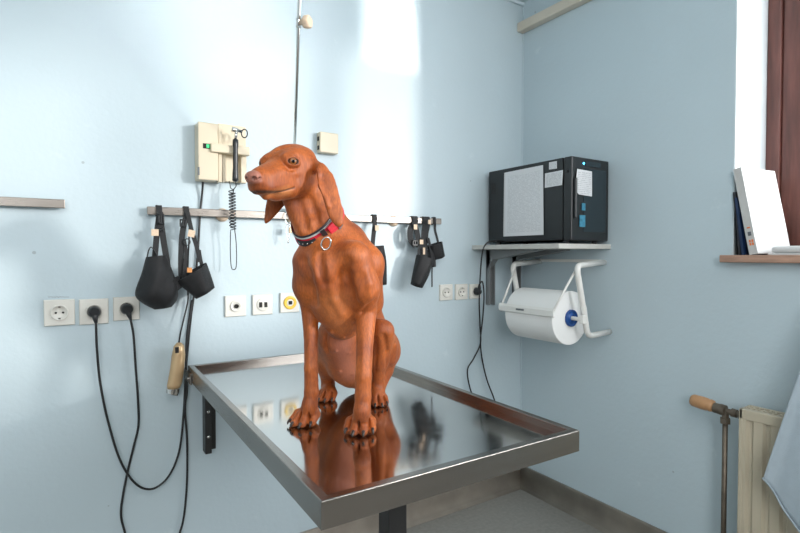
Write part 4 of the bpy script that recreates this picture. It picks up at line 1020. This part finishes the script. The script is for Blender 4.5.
# Laplacian smoothing (light)
def smooth(V, Q, it, lam=0.5):
    E = np.concatenate([Q[:, [0, 1]], Q[:, [1, 2]], Q[:, [2, 3]], Q[:, [3, 0]]])
    deg = np.bincount(E[:, 0], minlength=len(V)) + np.bincount(E[:, 1], minlength=len(V))
    for i in range(it):
        s = np.zeros_like(V)
        for c in range(3):
            s[:, c] = np.bincount(E[:, 0], weights=V[E[:, 1], c], minlength=len(V)) + np.bincount(E[:, 1], weights=V[E[:, 0], c], minlength=len(V))
        V = V + lam * (s / deg[:, None] - V)
    return V
V_ = smooth(V_, Q_, 3, 0.5)
DOGP = Vector((0.56, 1.1, SZ))
dog = thing('dog', DOGP, 'rust-coloured short-haired dog in a red collar sitting on the steel table', 'dog')
_hl = np.stack([(V_ - np.array(HO)) @ np.array(v) for v in (hf, hl, hu)], 1)
_xf = np.clip((0.0985 - _hl[:, 0]) / 0.088, -0.2, 1.2); _zl = -0.0500 - 0.0045 * np.sin(np.clip(_xf, 0, 1) * 3.14) - 0.004 * _xf
_g = np.exp(-((_hl[:, 2] - _zl) / 0.0026) ** 2) * (_xf > 0) * (_xf < 1) * (np.abs(_hl[:, 1]) < 0.06)
V_ = V_ - (np.sign(_hl[:, 1]) * _g * 0.0022)[:, None] * np.array(hl)[None, :] - ((_xf < 0.12) * _g * 0.0015)[:, None] * np.array(hf)[None, :]
me = bpy.data.meshes.new('body'); 
off = np.array(DOGP)
me.from_pydata((V_ - off).tolist(), [], Q_.tolist()); me.update()
body = bpy.data.objects.new('body', me); COL.objects.link(body); body.parent = dog
me.polygons.foreach_set('use_smooth', np.ones(len(me.polygons), dtype=bool))

# coat markings (real pigment): r = bare pink skin, g = dark pigment, b = pale/lighter hair
C = np.zeros((len(V_), 4), dtype=np.float32); C[:, 3] = 1
def ball(p, r, soft):
    d = np.linalg.norm(V_ - np.array(p), axis=1); return np.clip((r - d) / soft + 0.5, 0, 1)
def seg(a, b, r, soft):
    a, b = np.array(a), np.array(b); ab = b - a; t = np.clip(((V_ - a) @ ab) / (ab @ ab), 0, 1)
    d = np.linalg.norm(V_ - a - t[:, None] * ab, axis=1); return np.clip((r - d) / soft + 0.5, 0, 1)
hloc = np.stack([(V_ - np.array(HO)) @ np.array(v) for v in (hf, hl, hu)], 1)
nose = np.clip((hloc[:, 0] - 0.0915) / 0.004, 0, 1) * np.clip((hloc[:, 2] + 0.0345) / 0.004, 0, 1)
C[:, 0] = np.maximum(seg(D(341, 345, 1.20), D(350, 376, 1.27), 0.028, 0.035) * 0.6, nose * 1.0)
# nipples
nips = [(331, 322), (341, 329), (336, 346), (350, 343), (340, 362), (352, 360)]
dark = np.zeros(len(V_), dtype=np.float32)
for s in (-1, 1):
    dark = np.maximum(dark, ball(H(0.1085, s * 0.0095, -0.0225), 0.0055, 0.003))
    dark = np.maximum(dark, ball(H(0.099, s * 0.0190, -0.0240), 0.0045, 0.003) * 0.8)
    pass
xf = np.clip((0.0985 - hloc[:, 0]) / 0.088, -0.2, 1.2)
zl = -0.0500 - 0.0045 * np.sin(np.clip(xf, 0, 1) * 3.14) - 0.004 * xf
inm = (xf > 0.0) & (xf < 1.0) & (np.abs(hloc[:, 1]) < 0.06) & (hloc[:, 2] < -0.03)
lip = np.clip((0.0026 * (1.1 - 0.6 * np.clip(xf, 0, 1)) - np.abs(hloc[:, 2] - zl)) / 0.002 + 0.5, 0, 1) * inm
dark = np.maximum(dark, lip * 0.9)
for c, out, s in EYES: 
    e1 = Z.cross(out).normalized(); e2 = out.cross(e1); q = V_ - np.array(c)
    aa, bb, cc_ = q @ np.array(e1), q @ np.array(e2), q @ np.array(out)
    dark = np.maximum(dark, np.clip((1.22 - np.sqrt((aa / 0.0118) ** 2 + (bb / 0.0066) ** 2)) / 0.25, 0, 1) * (cc_ > 0.004) * (np.abs(aa) < 0.03) * 0.92)
C[:, 1] = dark
C[:, 2] = np.maximum(seg(H(0.03, 0.03, -0.060), H(0.075, 0.02, -0.062), 0.012, 0.012) * 0.6, seg(D(334, 306, 1.1), D(340, 332, 1.12), 0.035, 0.03) * 0.2)
ca = me.color_attributes.new('pigment', 'FLOAT_COLOR', 'POINT'); ca.data.foreach_set('color', C.ravel())
fm = mat('rust_short_fur', (0.40, 0.115, 0.028), 0.56, sheen=0.12)
nt = fm.node_tree; N = nt.nodes; L = nt.links; b = N['Principled BSDF']
b.inputs['Sheen Tint'].default_value = (1.0, 0.62, 0.4, 1)
tc = N.new('ShaderNodeTexCoord'); at = N.new('ShaderNodeAttribute'); at.attribute_name = 'pigment'
sx = N.new('ShaderNodeSeparateColor'); L.new(at.outputs['Color'], sx.inputs[0])
n1 = N.new('ShaderNodeTexNoise'); n1.inputs['Scale'].default_value = 14; n1.inputs['Detail'].default_value = 8; L.new(tc.outputs['Object'], n1.inputs['Vector'])
cr = N.new('ShaderNodeValToRGB'); cr.color_ramp.elements[0].position = 0.3; cr.color_ramp.elements[1].position = 0.72
cr.color_ramp.elements[0].color = (0.21, 0.040, 0.005, 1); cr.color_ramp.elements[1].color = (0.46, 0.115, 0.016, 1)
L.new(n1.outputs['Fac'], cr.inputs[0])
mp = N.new('ShaderNodeMapping'); mp.inputs['Scale'].default_value = (260, 260, 70); L.new(tc.outputs['Object'], mp.inputs['Vector'])
n2 = N.new('ShaderNodeTexNoise'); n2.inputs['Scale'].default_value = 1; n2.inputs['Detail'].default_value = 3; L.new(mp.outputs[0], n2.inputs['Vector'])
def mixc(fac, a, bcol, mode='MIX'):
    m = N.new('ShaderNodeMix'); m.data_type = 'RGBA'; m.blend_type = mode
    if isinstance(fac, (int, float)): m.inputs['Factor'].default_value = fac
    else: L.new(fac, m.inputs['Factor'])
    L.new(a, m.inputs['A'])
    if isinstance(bcol, tuple): m.inputs['B'].default_value = bcol
    else: L.new(bcol, m.inputs['B'])
    return m.outputs['Result']
cr2 = N.new('ShaderNodeValToRGB'); cr2.color_ramp.elements[0].position = 0.32; cr2.color_ramp.elements[1].position = 0.68
cr2.color_ramp.elements[0].color = (0.62, 0.58, 0.55, 1); cr2.color_ramp.elements[1].color = (1.25, 1.25, 1.25, 1); L.new(n2.outputs['Fac'], cr2.inputs[0])
c_ = mixc(0.7, cr.outputs[0], cr2.outputs[0], 'MULTIPLY')
c_ = mixc(sx.outputs['Blue'], c_, (0.60, 0.24, 0.085, 1))
c_ = mixc(sx.outputs['Red'], c_, (0.33, 0.125, 0.085, 1))
c_ = mixc(sx.outputs['Green'], c_, (0.035, 0.012, 0.008, 1))
L.new(c_, b.inputs['Base Color'])
bp = N.new('ShaderNodeBump'); bp.inputs['Strength'].default_value = 0.55; bp.inputs['Distance'].default_value = 0.0012
L.new(n2.outputs['Fac'], bp.inputs['Height']); L.new(bp.outputs[0], b.inputs['Normal'])
me.materials.append(fm)

# eyes
iris = bpy.data.materials.new('amber_eye'); iris.use_nodes = True; nt = iris.node_tree; N2 = nt.nodes; b2 = N2['Principled BSDF']
b2.inputs['Roughness'].default_value = 0.04; b2.inputs['Specular IOR Level'].default_value = 0.35; b2.inputs['Coat Roughness'].default_value = 0.02
gr = N2.new('ShaderNodeTexCoord'); ln_ = N2.new('ShaderNodeVectorMath'); ln_.operation = 'LENGTH'
sc_ = N2.new('ShaderNodeVectorMath'); sc_.operation = 'MULTIPLY'; sc_.inputs[1].default_value = (1, 1, 0)
nt.links.new(gr.outputs['Object'], sc_.inputs[0]); nt.links.new(sc_.outputs[0], ln_.inputs[0])
rp = N2.new('ShaderNodeValToRGB'); rp.color_ramp.interpolation = 'LINEAR'; e = rp.color_ramp.elements
e[0].position = 0.0; e[0].color = (0.004, 0.003, 0.003, 1); e[1].position = 0.34; e[1].color = (0.004, 0.003, 0.003, 1)
for p_, c_2 in ((0.38, (0.14, 0.045, 0.010, 1)), (0.58, (0.22, 0.075, 0.016, 1)), (0.72, (0.16, 0.055, 0.015, 1)), (0.80, (0.02, 0.010, 0.006, 1)), (0.90, (0.03, 0.018, 0.012, 1))):
    k_ = e.new(p_); k_.color = c_2
mu = N2.new('ShaderNodeMath'); mu.operation = 'MULTIPLY'; mu.inputs[1].default_value = 100.0
nt.links.new(ln_.outputs['Value'], mu.inputs[0]); nt.links.new(mu.outputs[0], rp.inputs[0]); nt.links.new(rp.outputs[0], b2.inputs['Base Color'])
for c, out, s in EYES:
    m = MB(); R_ = 0.0128
    m.lathe((0, 0, -R_), (0, 0, 0), [(R_ - R_ * math.cos(math.pi * i / 20), max(1e-5, R_ * math.sin(math.pi * i / 20))) for i in range(21)], 28, False)
    o = m.build('eye', iris, None, smooth=True); o.parent = dog
    gaze = (out * 0.9 + hf * 0.15).normalized()
    o.matrix_local = Matrix.Translation(c + out * 0.0012 - DOGP) @ gaze.to_track_quat('Z', 'Y').to_matrix().to_4x4()
for c, d, s in claws:
    m = MB(); m.tube([c - d * 0.004, c + d * 0.003 * s + Z * 0.0005, c + d * 0.008 * s - Z * 0.004, c + d * 0.0095 * s - Z * 0.0085], [0.0034 * s, 0.0032 * s, 0.0023 * s, 0.0008], 8)
    m.build('claw', M['claw'], dog, smooth=True)

# --- collar: ring laid on the skin of the neck
cc = D(320, 223, 1.160)
p_l = D(298, 231, 1.14); p_b = D(318, 246, 1.085); p_r = D(341, 206, 1.14)
nx_ = (p_r - p_l).normalized(); nrm = nx_.cross((p_b - (p_l + p_r) / 2).normalized()).normalized()
if nrm.z < 0: nrm = -nrm
ny_ = nrm.cross(nx_).normalized()
if ny_.dot(FH) > 0: ny_ = -ny_
cc = cc - nrm * ((cc - p_b).dot(nrm) + 0.005)
def skin_r(c, d):
    ts = np.linspace(0.01, 0.14, 261, dtype=np.float32)
    P = np.array(c, dtype=np.float32)[None, :] + ts[:, None] * np.array(d, dtype=np.float32)[None, :]
    f = np.full(len(ts), 0.06, dtype=np.float32)
    for pr in prims[:NB]:
        f = smin(f, dist(pr, P), pr[2])
    w_ = np.where(f > 0)[0]
    return float(ts[w_[0]]) if len(w_) else 0.09
def band(w0, w1, lift, a0=0.0, a1=2 * math.pi, n=72, thick=0.0022):
    """strip of collar between offsets w0..w1 along the ring axis"""
    full = abs(a1 - a0) > 6.2
    rs = []
    for i in range(n + (0 if full else 1)):
        a = a0 + (a1 - a0) * i / n; d = nx_ * math.cos(a) + ny_ * math.sin(a)
        c0 = cc + nrm * w0; c1 = cc + nrm * w1
        k0 = rad(a, w0); k1 = rad(a, w1)
        rs.append([c0 + d * (k0 + lift), c1 + d * (k1 + lift), c1 + d * (k1 + lift + thick), c0 + d * (k0 + lift + thick)])
    m = MB()
    if full: rs.append(rs[0])
    m.rings(rs, not full, not full); return m
def _tab(w):
    tb_ = [skin_r(cc + nrm * w, nx_ * math.cos(2 * math.pi * i / 72) + ny_ * math.sin(2 * math.pi * i / 72)) for i in range(72)]
    return tb_
_hi, _lo = _tab(0.012), _tab(-0.012)
_md = [min(_lo[i], _hi[i] + 0.010) for i in range(72)]
_sm = lambda t: [sum(t[(i + j) % 72] for j in range(-5, 6)) / 11 for i in range(72)]
_hi, _lo = _sm(_hi), _sm(_md)
def rad(a, w):
    f = (a % (2 * math.pi)) / (2 * math.pi) * 72; i = int(f) % 72; g_ = f - int(f); k = (w + 0.012) / 0.024
    q = lambda t: t[i] * (1 - g_) + t[(i + 1) % 72] * g_
    return q(_lo) * (1 - k) + q(_hi) * k
HW = 0.0130
col_o = band(-HW, HW, 0.0015).build('collar', M['red'], dog, smooth=False)
tag(col_o, 'red webbing collar with grey edging')
band(HW - 0.001, HW + 0.003, 0.0022, thick=0.0018).build('lining', M['folder'], col_o)
band(HW - 0.0035, HW - 0.0005, 0.004, thick=0.001).build('reflective_edge', M['greytrim'], col_o)
def on(a, w, lift):
    d = nx_ * math.cos(a) + ny_ * math.sin(a); return cc + nrm * w + d * (rad(a, w) + lift), d
# angle 0 points to viewer's right; the front of the neck is at +90 degrees
# leather patch with studs (front left)
band(-HW * 0.6, HW * 0.4, 0.0042, math.radians(108), math.radians(150), 14, 0.0012).build('stud_patch', M['folder'], col_o)
for i in range(4):
    p, d = on(math.radians(116 + i * 9.5), -0.001, 0.0054)
    MB().lathe(p, p + d, [(0, 0.0022), (0.001, 0.002), (0.0018, 0.0008)], 10).build('stud', M['chrome'], col_o, smooth=True)
# buckle block
p, d = on(math.radians(62), 0.0, 0.006); tg = nrm.cross(d).normalized()
def bx(mb, p, ax, half):
    c = [p + ax[0] * half[0] * a + ax[1] * half[1] * b_ + ax[2] * half[2] * c_ for c_ in (-1, 1) for a, b_ in ((-1, -1), (1, -1), (1, 1), (-1, 1))]
    return mb.hexa(c)
bx(MB(), p, (tg, nrm, d), (0.018, 0.0125, 0.0045)).build('buckle', M['red'], col_o, bevel=0.003)
m = MB(); p, d = on(math.radians(52), 0.0, 0.011); tg = nrm.cross(d).normalized()
for s in (-1, 1): bx(m, p + nrm * 0.013 * s, (tg, nrm, d), (0.006, 0.0015, 0.0015))
for s in (-1, 1): bx(m, p + tg * 0.006 * s, (tg, nrm, d), (0.0012, 0.014, 0.0015))
m.build('slider', M['chrome'], col_o)
p, d = on(math.radians(88), 0.0, 0.005); tg = nrm.cross(d).normalized()
bx(MB(), p, (tg, nrm, d), (0.006, 0.0135, 0.0035)).build('ring_keeper', M['folder'], col_o, bevel=0.001)
p2 = p + d * 0.016 - Z * 0.011 - FH * 0.014; fx = (RT * 0.8 + Z * 0.1).normalized()
MB().tube([p2 + fx * 0.0105 * math.cos(a) + Z * 0.0155 * math.sin(a) + d * 0.003 * math.sin(a) for a in [2 * math.pi * j / 24 for j in range(25)]], 0.0019, 8, False).build('lead_ring', M['chrome'], col_o, smooth=True)

# ------------------------------------------------------------------ light
def area(name, loc, target, sx_, sy_, power, colr=(1, 1, 1), spread=None):
    l = bpy.data.lights.new(name, 'AREA'); l.shape = 'RECTANGLE'; l.size = sx_; l.size_y = sy_; l.energy = power; l.color = colr
    if spread is not None: l.spread = math.radians(spread)
    o = bpy.data.objects.new(name, l); COL.objects.link(o); o.location = loc
    o.rotation_euler = (Vector(target) - Vector(loc)).to_track_quat('-Z', 'Y').to_euler(); return o
sd = Vector((-0.66, 1.0, -0.15)).normalized()
sl = bpy.data.lights.new('sun', 'SUN'); sl.energy = 1.5; sl.angle = math.radians(4.5); sl.color = (1.0, 0.965, 0.92)
so = bpy.data.objects.new('sun', sl); COL.objects.link(so); so.rotation_euler = sd.to_track_quat('-Z', 'Y').to_euler(); so.location = (4, -2, 2.5)
# low reflections of the sun entering by the window
bd = Vector((-0.66, 1.0, 0.0)).normalized()
def beam(px, py, wd_, ht_, pw, sp=7, dist_=1.9):
    tg_ = B(px, py); loc = tg_ - bd * dist_
    area('window_glint', loc, tg_, wd_, ht_, pw, (1, 0.99, 0.96), sp)
beam(397, 2, 0.27, 0.56, 0.6, 4, 1.7)
beam(215, -15, 0.45, 0.5, 0.6, 12, 3.0)
area('window_daylight', (2.20, -0.7, 1.85), (0.3, 0.7, 1.0), 2.2, 1.1, 50, (0.96, 0.98, 1.0))
area('front_left_fill', (-1.25, -1.9, 2.0), (1.4, 1.4, 0.9), 1.6, 1.2, 46, (0.96, 0.98, 1.0))  # unseen fill lamp behind the camera, added to brighten the right wall
area('overhead_fill', (0.2, -0.3, 2.45), (0.3, 0.3, 0.0), 1.2, 1.2, 18, (1.0, 0.97, 0.93))  # soft fill added overhead, not an actual light fitting
W = bpy.data.worlds.new('world'); SC.world = W; W.use_nodes = True
W.node_tree.nodes['Background'].inputs[0].default_value = (0.80, 0.88, 1.0, 1); W.node_tree.nodes['Background'].inputs[1].default_value = 0.8
SC.view_settings.view_transform = 'Standard'; SC.view_settings.look = 'None'; SC.view_settings.gamma = 1; SC.view_settings.exposure = 0.45
SC.view_settings.use_curve_mapping = False
